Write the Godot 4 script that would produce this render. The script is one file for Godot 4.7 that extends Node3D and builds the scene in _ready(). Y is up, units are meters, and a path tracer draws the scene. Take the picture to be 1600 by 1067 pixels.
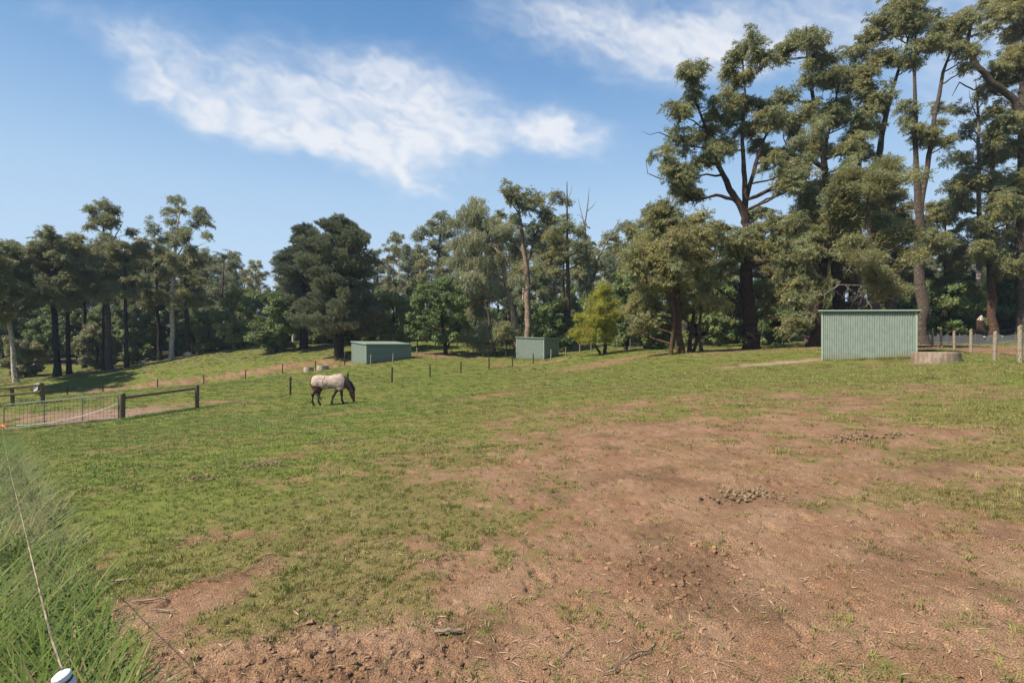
extends Node3D
# A horse paddock on a slope in front of tall gum trees. Units are metres, y up. The eye stands 1.7 m above the ground at the origin and looks along -z.
# Plan positions are written as (column, depth): the photograph's column (1600 wide) and the metres in front of the eye, which give x = (column - 800) / 800 * depth.

const EYE := 1.7
const EXPOSURE := 1.7
const SUN_UP := 49.0
var rng := RandomNumberGenerator.new()
var M := {}
var used := {}
var n_big := FastNoiseLite.new()
var n_mid := FastNoiseLite.new()
var n_fine := FastNoiseLite.new()
var n_cell := FastNoiseLite.new()
var n_sky := FastNoiseLite.new()
var pads := {}

# ------------------------------------------------------------------ mesh builder
class Mb:
	var v := PackedVector3Array()
	var n := PackedVector3Array()
	var uv := PackedVector2Array()
	var c := PackedColorArray()
	var ix := PackedInt32Array()
	var col := Color(1, 1, 1)

	func tri(a: Vector3, b: Vector3, d: Vector3, out := Vector3.ZERO) -> void:
		var nn := (d - a).cross(b - a).normalized()
		if out != Vector3.ZERO and nn.dot(out) < 0.0:
			var t := b
			b = d
			d = t
			nn = -nn
		var k := v.size()
		v.append(a); v.append(b); v.append(d)
		for i in 3:
			n.append(nn)
			c.append(col)
		uv.append(Vector2(a.x + a.z, a.y)); uv.append(Vector2(b.x + b.z, b.y)); uv.append(Vector2(d.x + d.z, d.y))
		ix.append(k); ix.append(k + 1); ix.append(k + 2)

	func quad(a: Vector3, b: Vector3, d: Vector3, e: Vector3, out := Vector3.ZERO) -> void:
		tri(a, b, d, out)
		tri(a, d, e, out)

	func box(o: Vector3, ax: Vector3, ay: Vector3, az: Vector3) -> void:  # centre and three half edges
		for s in [-1.0, 1.0]:
			quad(o + ax * s - ay - az, o + ax * s + ay - az, o + ax * s + ay + az, o + ax * s - ay + az, ax * s)
			quad(o + ay * s - ax - az, o + ay * s + ax - az, o + ay * s + ax + az, o + ay * s - ax + az, ay * s)
			quad(o + az * s - ax - ay, o + az * s + ax - ay, o + az * s + ax + ay, o + az * s - ax + ay, az * s)

	func tube(p: PackedVector3Array, r: PackedFloat32Array, sides := 6, lump := 0.0, cap := true) -> void:
		var first := v.size()
		var m := p.size()
		var side := Vector3.ZERO
		var along := 0.0
		for i in m:
			var t := (p[mini(i + 1, m - 1)] - p[maxi(i - 1, 0)]).normalized()
			if side == Vector3.ZERO:
				side = t.cross(Vector3(0.31, 0.17, 0.93)).normalized()
			side = (side - t * side.dot(t)).normalized()
			var other := t.cross(side)
			if i > 0:
				along += p[i].distance_to(p[i - 1])
			for j in sides + 1:
				var a := TAU * j / sides
				var d := side * cos(a) + other * sin(a)
				var rr := r[i] * (1.0 + lump * sin(3.0 * a + p[i].y * 1.7) + lump * 0.6 * sin(5.0 * a - p[i].y * 2.9))
				v.append(p[i] + d * rr)
				n.append(d)
				c.append(col)
				uv.append(Vector2(float(j) / sides * r[0] * TAU, along))
		for i in m - 1:
			for j in sides:
				var a := first + i * (sides + 1) + j
				var b := a + 1
				var e := a + sides + 1
				for q in [a, e, b, b, e, e + 1]:
					ix.append(q)
		if cap and r[m - 1] > 0.004:
			var top := p[m - 1]
			for j in sides:
				var a := first + (m - 1) * (sides + 1) + j
				tri(top, v[a], v[a + 1], p[m - 1] - p[m - 2])

	func rod(a: Vector3, b: Vector3, r: float, sides := 6) -> void:
		tube(PackedVector3Array([a, b]), PackedFloat32Array([r, r]), sides)
		var k := v.size()
		var d := b - a
		var s := d.cross(Vector3(0.3, 0.2, 0.9)).normalized() * r
		var o := d.normalized().cross(s)
		for j in sides:
			var t0 := TAU * j / sides
			var t1 := TAU * (j + 1) / sides
			tri(a, a + s * cos(t0) + o * sin(t0), a + s * cos(t1) + o * sin(t1), -d)

	func lathe(o: Vector3, prof: Array, sides := 32, wob := 0.0) -> void:  # profile of [radius, height]
		for i in prof.size() - 1:
			for j in sides:
				var q := []
				for e in [[i, j], [i, j + 1], [i + 1, j + 1], [i + 1, j]]:
					var a: float = TAU * e[1] / sides
					var rr: float = prof[e[0]][0] * (1.0 + wob * sin(a * 3.0 + prof[e[0]][1] * 9.0))
					q.append(o + Vector3(cos(a) * rr, prof[e[0]][1], sin(a) * rr))
				var a2: float = TAU * (j + 0.5) / sides
				var dr: float = prof[i + 1][0] - prof[i][0]
				var dy: float = prof[i + 1][1] - prof[i][1]
				quad(q[0], q[1], q[2], q[3], Vector3(cos(a2) * dy, -dr, sin(a2) * dy))

	func mesh() -> ArrayMesh:
		var a := []
		a.resize(Mesh.ARRAY_MAX)
		a[Mesh.ARRAY_VERTEX] = v
		a[Mesh.ARRAY_NORMAL] = n
		a[Mesh.ARRAY_TEX_UV] = uv
		a[Mesh.ARRAY_COLOR] = c
		a[Mesh.ARRAY_INDEX] = ix
		var m := ArrayMesh.new()
		m.add_surface_from_arrays(Mesh.PRIMITIVE_TRIANGLES, a)
		return m

# ------------------------------------------------------------------ naming and grouping
func numbered(called: String) -> String:
	var k: int = used.get(called, 0)
	used[called] = k + 1
	return called if k == 0 else "%s_%03d" % [called, k]

func thing(called: String, label: String, category: String, group := "", at := Vector3.ZERO) -> Node3D:
	var o := Node3D.new()
	o.name = numbered(called)
	add_child(o, true)
	o.position = at
	tag(o, label, category, group)
	return o

func tag(o: Node, label: String, category: String, group := "", kind := "") -> void:
	o.set_meta("label", label)
	o.set_meta("category", category)
	if group:
		o.set_meta("group", group)
	if kind:
		o.set_meta("kind", kind)

func obj(called: String, m: Mesh, mat: Material, parent: Node = null) -> MeshInstance3D:
	var o := MeshInstance3D.new()
	o.mesh = m
	o.material_override = mat
	if parent == null:
		o.name = numbered(called)
		add_child(o, true)
	else:
		var k := 0
		var nm := called
		while parent.has_node(NodePath(nm)):
			k += 1
			nm = "%s_%03d" % [called, k]
		o.name = nm
		parent.add_child(o, true)
	return o

func many(called: String, m: Mesh, mat: Material, buf: PackedFloat32Array, parent: Node = null) -> MultiMeshInstance3D:
	var mm := MultiMesh.new()
	mm.transform_format = MultiMesh.TRANSFORM_3D
	mm.use_colors = true
	mm.mesh = m
	mm.instance_count = buf.size() / 16
	mm.buffer = buf
	var o := MultiMeshInstance3D.new()
	o.multimesh = mm
	o.material_override = mat
	o.set_meta("kind", "stuff")
	if parent == null:
		o.name = numbered(called)
		add_child(o, true)
	else:
		o.name = called
		parent.add_child(o, true)
	return o

func put(buf: PackedFloat32Array, b: Basis, p: Vector3, c: Color) -> void:
	buf.append(b.x.x); buf.append(b.y.x); buf.append(b.z.x); buf.append(p.x)
	buf.append(b.x.y); buf.append(b.y.y); buf.append(b.z.y); buf.append(p.y)
	buf.append(b.x.z); buf.append(b.y.z); buf.append(b.z.z); buf.append(p.z)
	buf.append(c.r); buf.append(c.g); buf.append(c.b); buf.append(1.0)

func rf(a: float, b: float) -> float:
	return rng.randf_range(a, b)

# ------------------------------------------------------------------ terrain
var ctl := PackedVector3Array()
var tps := PackedFloat64Array()
const GX0 := -190.0
const GZ0 := -230.0
const GS := 1.5
const GNX := 254
const GNZ := 180
var grid := PackedFloat32Array()

func at(col: float, row: float, depth: float) -> Vector3:  # the point that far in front of the eye
	return Vector3((col - 800.0) / 800.0 * depth, EYE - (row - 533.0) / 800.0 * depth, -depth)

func spot(col: float, depth: float, up := 0.0) -> Vector3:  # on the ground
	var x := (col - 800.0) / 800.0 * depth
	return Vector3(x, ground(x, -depth) + up, -depth)

func kern(r2: float) -> float:
	return r2 * log(r2 + 1e-6)

func survey() -> void:
	for p in [[520, 633, 24.5], [5, 673, 23], [186, 656, 23.5], [307, 637, 25.5], [453, 617, 30], [612, 597, 35], [672, 589, 40], [720, 582, 44], [835, 567, 53],
			[572, 569, 50], [550, 566, 52.2], [640, 559, 53.4], [807, 560, 56], [850, 560, 54], [872, 556, 56.4], [1285, 563, 26], [1430, 557, 24], [1462, 568, 22.3],
			[1462, 547, 25.5], [1555, 563, 20.4], [1518, 554, 26], [1472, 542, 35], [1595, 566, 17.2], [1590, 538, 42], [1176, 546, 40], [1062, 552, 37], [1272, 541, 38],
			[1122, 540, 55], [942, 552, 50], [60, 592, 68], [171, 577, 72], [268, 562, 75], [110, 584, 69], [318, 600, 55], [245, 607, 55], [160, 615, 55], [383, 592, 55],
			[441, 584, 55], [538, 574, 54], [65, 630, 27], [696, 553, 58], [534, 556, 63], [293, 556, 74], [800, 655, 12], [1100, 610, 14], [1500, 600, 13], [1440, 538, 44], [925, 575, 37]]:
		ctl.append(at(p[0], p[1], p[2]))
	for p in [[0, 0, 0], [-3, 0, -0.05], [3, 0, 0.1], [-2.6, -2.7, -0.12], [-12, -12, -1.1], [6, -6, 0.3], [0, 20, 0.8], [-25, 10, -1.5], [25, 5, 1.4], [-60, -20, -4.5], [-110, -60, -5],
			[-120, -120, 1], [-40, -110, 3], [0, -100, 3.5], [50, -100, 5.5], [120, -100, 6], [60, -45, 2.4], [110, -40, 3], [0, -160, 11], [-110, -190, 9], [110, -180, 12], [0, -225, 16], [-185, -225, 10], [185, -225, 14], [-185, -60, -5], [185, -60, 4]]:
		ctl.append(Vector3(p[0], p[2], p[1]))
	var m := ctl.size()
	var s := m + 3
	var A := []
	for i in s:
		var row := PackedFloat64Array()
		row.resize(s + 1)
		A.append(row)
	for i in m:
		for j in m:
			A[i][j] = kern(Vector2(ctl[i].x - ctl[j].x, ctl[i].z - ctl[j].z).length_squared()) + (2.0 if i == j else 0.0)
		A[i][m] = 1.0; A[i][m + 1] = ctl[i].x; A[i][m + 2] = ctl[i].z
		A[m][i] = 1.0; A[m + 1][i] = ctl[i].x; A[m + 2][i] = ctl[i].z
		A[i][s] = ctl[i].y
	for i in s:
		var best := i
		for j in range(i + 1, s):
			if absf(A[j][i]) > absf(A[best][i]):
				best = j
		var t = A[i]
		A[i] = A[best]
		A[best] = t
		for j in range(i + 1, s):
			var f: float = A[j][i] / A[i][i]
			if f != 0.0:
				for k in range(i, s + 1):
					A[j][k] -= f * A[i][k]
	tps.resize(s)
	for i in range(s - 1, -1, -1):
		var sum: float = A[i][s]
		for k in range(i + 1, s):
			sum -= A[i][k] * tps[k]
		tps[i] = sum / A[i][i]
	grid.resize(GNX * GNZ)
	for j in GNZ:
		for i in GNX:
			var x := GX0 + i * GS
			var z := GZ0 + j * GS
			var h := tps[m] + tps[m + 1] * x + tps[m + 2] * z
			for k in m:
				var dx := x - ctl[k].x
				var dz := z - ctl[k].z
				h += tps[k] * kern(dx * dx + dz * dz)
			grid[j * GNX + i] = h

func ground(x: float, z: float) -> float:
	var fx := clampf((x - GX0) / GS, 0.0, GNX - 1.01)
	var fz := clampf((z - GZ0) / GS, 0.0, GNZ - 1.01)
	var i := int(fx)
	var j := int(fz)
	fx -= i
	fz -= j
	var k := j * GNX + i
	return lerpf(lerpf(grid[k], grid[k + 1], fx), lerpf(grid[k + GNX], grid[k + GNX + 1], fx), fz)

# bare earth: [x, depth, half width, half depth, turn, amount]
var bare_spots := [
	[2.5, 4.9, 1.9, 2.8, 0.2, 0.66], [1.2, 7.4, 1.5, 1.8, 0.0, 0.46], [4.6, 8.0, 2.6, 1.5, 0.0, 0.44], [1.1, 3.1, 1.2, 1.0, 0.0, 0.42], [-2.35, 3.6, 0.34, 0.8, -0.6, 1.3], [-1.6, 2.8, 0.5, 0.32, 0.3, 1.2], [-0.85, 2.85, 0.5, 0.3, 0.0, 1.0],
	[-2.8, 4.9, 0.5, 0.2, 0.3, 0.6], [-1.6, 3.9, 0.6, 0.7, 0.0, -0.7], [-2.2, 5.8, 1.3, 0.8, 0.0, -0.5], [-0.9, 4.9, 0.8, 0.8, 0.0, -0.35], [4.4, 5.0, 1.0, 0.6, 0.2, -0.8], [8.6, 8.7, 2.0, 1.1, 0.0, -0.7], [3.1, 4.9, 0.45, 0.28, 0.0, -0.5], [5.6, 6.6, 1.0, 0.6, 0.0, -0.4], [-3.0, 3.9, 0.4, 0.8, 0.0, -0.6], [2.0, 9.5, 3.5, 0.8, 0.1, 0.3], [-4.2, 9.2, 0.9, 0.3, 0.3, 0.5], [-0.6, 21.5, 2.2, 0.6, 0.35, 1.3], [-2.5, 19.5, 2.5, 0.6, 0.5, 0.7], [-6.6, 19.0, 2.6, 0.55, 0.35, 1.0], [-11.8, 16.4, 1.7, 0.22, 0.25, 1.2], [-10.6, 16.0, 1.3, 0.2, 0.3, 1.3], [-9.5, 12.5, 2.2, 0.5, 0.2, 0.6],
	[10.5, 40.5, 5.5, 1.6, 0.0, 1.3], [5.5, 38.0, 3.6, 1.5, 0.0, 0.9], [15.0, 35.0, 3.0, 2.0, 0.0, 0.8], [13.6, 26.5, 2.6, 0.7, 0.0, 1.6], [17.2, 22.6, 3.0, 0.5, 0.0, 0.9], [30.0, 36.0, 11.0, 9.0, -0.7, 1.8], [34.0, 26.0, 10.0, 8.0, 0.0, 1.5],
	[-19.0, 55.0, 6.0, 3.5, 0.3, 1.5], [-8.0, 57.5, 4.5, 2.6, 0.0, 1.3], [-27.0, 60.0, 9.0, 2.2, 0.3, 1.1], [-38.0, 58.5, 8.0, 1.4, 0.1, 0.9], [-45.0, 57.0, 6.0, 1.2, 0.0, 0.8], [-30.0, 74.0, 9.0, 2.0, 0.2, 0.7],
	[1.5, 51.5, 4.5, 1.2, -0.2, 1.2], [-20.0, 25.0, 3.8, 1.3, 0.05, 1.6], [-15.5, 27.5, 2.6, 0.7, 0.2, 0.9], [-13.0, 23.6, 1.6, 0.5, 0.3, 0.4],
	[-58.0, 71.5, 14.0, 1.4, 0.12, 0.75], [0.0, 14.0, 5.0, 2.5, 0.0, 0.2], [7.0, 12.5, 4.0, 2.0, 0.0, 0.25],
]

func bare(x: float, z: float) -> float:
	var d := -z
	var s := -0.36
	if d < 16.0:
		s += 0.4 * smoothstep(17.0, 9.0, d) * smoothstep(-5.0, 0.6, x)
	for b in bare_spots:
		var dx: float = x - b[0]
		var dz: float = d - b[1]
		if absf(dx) > b[2] * 2.2 + b[3] or absf(dz) > b[3] * 2.2 + b[2]:
			continue
		var c := cos(b[4])
		var sn := sin(b[4])
		var u: float = (dx * c + dz * sn) / b[2]
		var w: float = (dz * c - dx * sn) / b[3]
		s += b[5] * exp(-(u * u + w * w) * 1.1)
	s += 0.36 * n_big.get_noise_2d(x, z) + 0.55 * n_mid.get_noise_2d(x, z) + 0.65 * n_fine.get_noise_2d(x, z)
	return smoothstep(-0.45, 0.75, s)

func cloddy(x: float, z: float) -> float:
	var d := -z
	var k := 0.0
	for b in [[-0.9, 2.75, 0.75, 0.35], [1.15, 3.7, 0.5, 0.55], [1.55, 4.1, 0.3, 0.35], [-11.6, 16.3, 1.8, 0.3], [-1.2, 3.1, 0.25, 0.4], [2.9, 6.0, 0.5, 0.25]]:
		k = maxf(k, exp(-pow((x - b[0]) / b[2], 2.0) - pow((d - b[1]) / b[3], 2.0)))
	return k

func relief(x: float, z: float, b: float) -> float:  # small unevenness of the soil
	var d := Vector2(x, z).length()
	if d > 45.0:
		return 0.0
	var k := cloddy(x, z)
	var h := 0.02 * n_mid.get_noise_2d(x * 1.7 + 40.0, z * 1.7)
	if d < 20.0:
		h += (0.0055 + 0.002 * b) * n_fine.get_noise_2d(x * 2.3, z * 2.3 + 9.0)
		var cell := n_cell.get_noise_2d(x, z)
		h += (0.004 * b + 0.05 * k) * (-cell - 0.45)
		if d < 12.0:
			h -= 0.028 * smoothstep(0.3, 0.55, n_fine.get_noise_2d(x * 0.9 + 200.0, z * 0.9))
	return h * smoothstep(45.0, 25.0, d)

# ------------------------------------------------------------------ materials
func lin(r: float, g: float, b: float) -> Color:
	return Color(r, g, b).linear_to_srgb()

func noise_tex(freq: float, colors: Array, stops: Array, size := 512, kind := FastNoiseLite.TYPE_SIMPLEX_SMOOTH, octaves := 4, sd := 1) -> NoiseTexture2D:
	var n := FastNoiseLite.new()
	n.noise_type = kind
	n.frequency = freq
	n.fractal_octaves = octaves
	n.seed = sd
	var g := Gradient.new()
	g.offsets = PackedFloat32Array(stops)
	g.colors = PackedColorArray(colors)
	var t := NoiseTexture2D.new()
	t.width = size
	t.height = size
	t.seamless = true
	t.noise = n
	t.color_ramp = g
	return t

func mat(called: String, color: Color, rough := 0.8, tex: Texture2D = null, uvs := Vector3.ONE, spec := 0.5) -> StandardMaterial3D:
	var m := StandardMaterial3D.new()
	m.resource_name = called
	m.albedo_color = color
	m.roughness = rough
	m.metallic_specular = spec
	if tex:
		m.albedo_texture = tex
		m.uv1_scale = uvs
	M[called] = m
	return m

func grey(v: float) -> Color:
	return Color(v, v, v)

func make_materials() -> void:
	var fleck := noise_tex(0.06, [grey(0.6), grey(0.84), grey(1.0)], [0.25, 0.5, 0.75], 1024, FastNoiseLite.TYPE_SIMPLEX_SMOOTH, 5, 3)
	var rough_h := noise_tex(0.045, [grey(1.0), grey(0.0)], [0.1, 0.9], 1024, FastNoiseLite.TYPE_CELLULAR, 3, 5)
	var g := mat("ground", Color(1, 1, 1), 0.95, fleck, Vector3(1.3, 1.3, 1), 0.15)
	g.vertex_color_use_as_albedo = true
	g.heightmap_enabled = true
	g.heightmap_texture = rough_h
	g.heightmap_scale = 0.5
	var fibre := noise_tex(0.05, [grey(0.35), grey(0.7), grey(1.0)], [0.2, 0.5, 0.8], 512, FastNoiseLite.TYPE_PERLIN, 5, 7)
	var blotch := noise_tex(0.02, [Color(0.55, 0.47, 0.42), Color(0.85, 0.82, 0.78), Color(1, 1, 1)], [0.25, 0.5, 0.75], 512, FastNoiseLite.TYPE_SIMPLEX_SMOOTH, 4, 11)
	for b in [["bark_grey", lin(0.21, 0.165, 0.125), fibre, Vector3(1.2, 0.16, 1), 4.0], ["bark_brown", lin(0.15, 0.1, 0.07), fibre, Vector3(1.1, 0.13, 1), 6.0], ["bark_red", lin(0.2, 0.115, 0.075), fibre, Vector3(1.6, 0.18, 1), 3.0],
			["bark_pale", lin(0.62, 0.57, 0.5), blotch, Vector3(0.7, 0.18, 1), 0.5], ["bark_tan", lin(0.33, 0.265, 0.21), blotch, Vector3(0.9, 0.15, 1), 1.5], ["bark_dark", lin(0.085, 0.066, 0.052), fibre, Vector3(1.1, 0.13, 1), 5.0], ["dead_wood", lin(0.36, 0.32, 0.28), fibre, Vector3(2.0, 0.2, 1), 1.0],
			["twig", lin(0.16, 0.12, 0.09), fibre, Vector3(2, 0.3, 1), 0.5]]:
		var m := mat(b[0], b[1], 0.92, b[2], b[3], 0.3)
		m.heightmap_enabled = true
		m.heightmap_texture = b[2]
		m.heightmap_scale = b[4]
	for b in [["leaf", 0.38, 0.46], ["leaf_glossy", 0.34, 0.42], ["needle", 0.5, 0.35], ["blade", 0.6, 0.3]]:
		var m := mat(b[0], Color(1, 1, 1), b[1], null, Vector3.ONE, 0.45)
		m.vertex_color_use_as_albedo = true
		m.backlight_enabled = true
		m.backlight = grey(b[2] * 2.0)
	var clod := mat("clod", Color(1, 1, 1), 0.95, null, Vector3.ONE, 0.15)
	clod.vertex_color_use_as_albedo = true
	var wash := noise_tex(0.012, [grey(0.93), grey(0.97), grey(1.0)], [0.2, 0.5, 0.8], 512, FastNoiseLite.TYPE_SIMPLEX_SMOOTH, 5, 21)
	mat("sheet_green", lin(0.175, 0.235, 0.19), 0.5, wash, Vector3(0.4, 0.4, 1), 0.4)
	mat("sheet_light", lin(0.2, 0.242, 0.205), 0.45, wash, Vector3(0.4, 0.4, 1), 0.4)
	mat("roof_green", lin(0.2, 0.26, 0.21), 0.35, wash, Vector3(0.4, 0.4, 1), 0.5)
	for sheet in ["sheet_green", "sheet_light"]:
		M[sheet].vertex_color_use_as_albedo = true
	mat("flashing", lin(0.26, 0.33, 0.26), 0.45)
	mat("flashing_cream", lin(0.5, 0.5, 0.38), 0.5)
	var grain := noise_tex(0.04, [grey(0.5), grey(0.8), grey(1.0)], [0.25, 0.5, 0.75], 512, FastNoiseLite.TYPE_PERLIN, 5, 31)
	mat("post_wood", lin(0.22, 0.17, 0.115), 0.9, grain, Vector3(4, 0.5, 1), 0.2)
	mat("stick_wood", lin(0.4, 0.31, 0.22), 0.9, grain, Vector3(4, 0.5, 1), 0.2)
	mat("post_dark", lin(0.085, 0.066, 0.05), 0.9, grain, Vector3(4, 0.5, 1), 0.2)
	mat("post_pale", lin(0.4, 0.33, 0.24), 0.9, grain, Vector3(4, 0.5, 1), 0.2)
	mat("steel", lin(0.15, 0.153, 0.155), 0.6)
	mat("steel_dark", lin(0.1, 0.1, 0.1), 0.6)
	mat("tape_white", lin(0.6, 0.6, 0.56), 0.7)
	mat("netting", Color(lin(0.13, 0.135, 0.14), 0.6), 0.8).transparency = BaseMaterial3D.TRANSPARENCY_ALPHA
	mat("orange_plastic", lin(0.7, 0.12, 0.03), 0.4)
	mat("porcelain", lin(0.6, 0.62, 0.66), 0.3)
	mat("black_rubber", lin(0.03, 0.03, 0.035), 0.6)
	mat("rust", lin(0.2, 0.09, 0.04), 0.9)
	var conc := noise_tex(0.012, [Color(0.84, 0.79, 0.74), Color(0.92, 0.89, 0.86), Color(1, 0.98, 0.96)], [0.2, 0.5, 0.8], 512, FastNoiseLite.TYPE_SIMPLEX_SMOOTH, 5, 41)
	mat("concrete", lin(0.29, 0.245, 0.2), 0.9, conc, Vector3(0.7, 0.3, 1), 0.2)
	mat("concrete_pale", lin(0.42, 0.38, 0.31), 0.9, conc, Vector3(0.7, 0.3, 1), 0.2)
	mat("trough_water", lin(0.03, 0.035, 0.025), 0.08)
	mat("horse_coat", lin(0.05, 0.02, 0.012), 0.5).vertex_color_use_as_albedo = true
	M["horse_coat"].albedo_color = Color(1, 1, 1)
	mat("horse_hair", lin(0.012, 0.01, 0.009), 0.6)
	var weave := noise_tex(0.02, [grey(0.8), grey(0.92), grey(1.0)], [0.2, 0.5, 0.8], 256, FastNoiseLite.TYPE_SIMPLEX_SMOOTH, 3, 51)
	mat("rug_cloth", lin(0.47, 0.36, 0.295), 0.85, weave, Vector3(1.5, 1.5, 1), 0.2)
	mat("rug_trim", lin(0.12, 0.07, 0.06), 0.85)

# ------------------------------------------------------------------ sky
func blob(p: Vector2, cx: float, cy: float, rx: float, ry: float, turn := 0.0) -> float:
	var d := (p - Vector2(cx, cy)).rotated(-turn)
	return exp(-(d.x * d.x) / (rx * rx) - (d.y * d.y) / (ry * ry))

var arc := [[205, 75, 46, 0.5], [250, 128, 44, 0.75], [320, 168, 40, 0.85], [410, 200, 38, 0.85], [500, 216, 40, 0.85], [580, 225, 38, 0.8], [650, 226, 36, 0.75], [715, 215, 34, 0.55]]

func sky_color(dir: Vector3) -> Color:
	var el := rad_to_deg(asin(clampf(dir.y, -1.0, 1.0)))
	var stops := [[0.0, 0.8, 0.885, 0.965], [8.0, 0.755, 0.86, 0.96], [15.0, 0.69, 0.815, 0.94], [22.0, 0.565, 0.72, 0.89], [29.0, 0.43, 0.615, 0.82], [36.0, 0.36, 0.55, 0.765], [90.0, 0.2, 0.39, 0.64]]
	var c := Color(stops[0][1], stops[0][2], stops[0][3])
	for i in stops.size() - 1:
		if el >= stops[i][0]:
			var t: float = clampf((el - stops[i][0]) / (stops[i + 1][0] - stops[i][0]), 0.0, 1.0)
			c = Color(stops[i][1], stops[i][2], stops[i][3]).lerp(Color(stops[i + 1][1], stops[i + 1][2], stops[i + 1][3]), t)
	c = c.srgb_to_linear()
	if el < 0.5:
		return c
	var cloud := 0.0
	var far := smoothstep(0.15, 0.6, n_sky.get_noise_3d(dir.x * 90.0, dir.y * 190.0, dir.z * 90.0) + 0.25 * n_sky.get_noise_3d(dir.x * 400.0, dir.y * 700.0, dir.z * 400.0)) * 0.55
	if dir.z < -0.1:
		var p0 := Vector2(800.0 + 800.0 * dir.x / -dir.z, 533.0 - 800.0 * dir.y / -dir.z)
		var p := p0 + 26.0 * Vector2(n_sky.get_noise_2d(p0.x * 0.5, p0.y * 0.9), n_sky.get_noise_2d(p0.x * 0.5 + 500.0, p0.y * 0.9)) + 9.0 * Vector2(n_sky.get_noise_2d(p0.x * 1.7, p0.y * 2.6 + 90.0), n_sky.get_noise_2d(p0.x * 1.7 + 300.0, p0.y * 2.6))
		var d := 0.0
		for a in arc:
			d = maxf(d, a[3] * blob(p, a[0], a[1], a[2] * 1.5, a[2] * 0.85, 0.45))
		d += 0.5 * blob(p, 545, 150, 180, 62, 0.06) + 0.5 * blob(p, 690, 180, 120, 50, 0.3) + 0.3 * blob(p, 430, 140, 150, 55, 0.35) + 0.36 * blob(p, 620, 112, 120, 42, 0.25)
		d += 1.1 * pow(blob(p, 862, 212, 66, 24, 0.1), 0.8) + 0.25 * blob(p, 900, 195, 60, 28, 0.1) + 0.3 * blob(p, 610, 255, 170, 26, 0.22)
		d += 0.6 * blob(p, 634, 262, 12, 38, -0.1) + 0.5 * blob(p, 662, 295, 52, 10, 0.75) + 0.22 * blob(p, 540, 250, 130, 16, 0.4)
		d += 0.28 * blob(p, 280, 70, 150, 50, 0.35) + 0.22 * blob(p, 80, 20, 60, 30, 0.3) + 0.2 * blob(p, 460, 60, 120, 26, 0.2)
		d += 0.54 * blob(p, 980, 50, 210, 66, 0.1) + 0.5 * blob(p, 1120, 85, 140, 50, -0.1) + 0.5 * blob(p, 1330, 25, 260, 75, 0.0) + 0.42 * blob(p, 1560, 130, 160, 130, 0.0) + 0.3 * blob(p, 860, 25, 130, 45, 0.3)
		var q := p.rotated(-0.35)
		var tex := 0.5 + 0.5 * n_sky.get_noise_2d(q.x * 0.9, q.y * 2.4) + 0.42 * n_sky.get_noise_2d(q.x * 2.2 + 70.0, q.y * 6.5)
		d *= 0.5 + 0.62 * clampf(tex, -0.3, 1.25)
		cloud = smoothstep(0.02, 1.02, d)
		var edge := smoothstep(950.0, 1500.0, absf(p0.x - 800.0)) + smoothstep(-40.0, -500.0, p0.y)
		cloud = clampf(cloud + far * clampf(edge, 0.0, 1.0), 0.0, 1.0)
	else:
		cloud = far
	var white := Color(0.88, 0.9, 0.945)
	return c.lerp(white, cloud * 0.92)

func sky_image() -> Image:
	var W := 2048
	var H := 1024
	var low := Image.create_empty(256, 128, false, Image.FORMAT_RGBF)
	for y in 128:
		for x in 256:
			low.set_pixel(x, y, sky_color(sky_dir((x + 0.5) / 256.0, (y + 0.5) / 128.0)))
	low.resize(W, H, Image.INTERPOLATE_BILINEAR)
	for y in range(250, 520):
		for x in range(-330, 330):
			low.set_pixel((x + W) % W, y, sky_color(sky_dir((x + 0.5) / W, (y + 0.5) / H)))
	return low

func sky_dir(u: float, v: float) -> Vector3:
	var a := u * TAU
	var e := (0.5 - v) * PI
	return Vector3(sin(a) * cos(e), sin(e), -cos(a) * cos(e))

# ------------------------------------------------------------------ ground
func soil_color(x: float, z: float) -> Color:
	var a := 0.5 + 0.5 * n_big.get_noise_2d(x * 1.9 + 70.0, z * 1.9)
	var b := 0.5 + 0.5 * n_mid.get_noise_2d(x * 1.3, z * 1.3 + 55.0)
	var c := Color(0.285, 0.164, 0.094).lerp(Color(0.45, 0.295, 0.19), clampf(b * 1.3 - 0.15, 0.0, 1.0))
	c = c.lerp(Color(0.35, 0.185, 0.105), 0.4 * a)
	c = c.lerp(Color(0.19, 0.118, 0.072), 0.6 * smoothstep(0.05, 0.55, n_mid.get_noise_2d(x * 0.75 + 300.0, z * 0.75 + 20.0)))
	var d := -z
	c = c.lerp(Color(0.5, 0.42, 0.28), 0.7 * exp(-pow((x - 13.6) / 2.6, 2.0) - pow((d - 26.5) / 0.8, 2.0)))
	c = c.lerp(Color(0.12, 0.075, 0.05), 0.75 * maxf(exp(-pow((x + 11.6) / 1.9, 2.0) - pow((d - 16.3) / 0.35, 2.0)), 0.22 * cloddy(x, z)))
	c = c.lerp(Color(0.42, 0.17, 0.08), 0.5 * exp(-pow((x + 0.6) / 2.2, 2.0) - pow((d - 21.5) / 0.8, 2.0)))
	c = c.lerp(Color(0.42, 0.31, 0.24), 0.6 * exp(-pow((x + 19.5) / 4.5, 2.0) - pow((d - 25.0) / 1.6, 2.0)))
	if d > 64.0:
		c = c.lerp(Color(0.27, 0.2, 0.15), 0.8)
	return c

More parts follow.
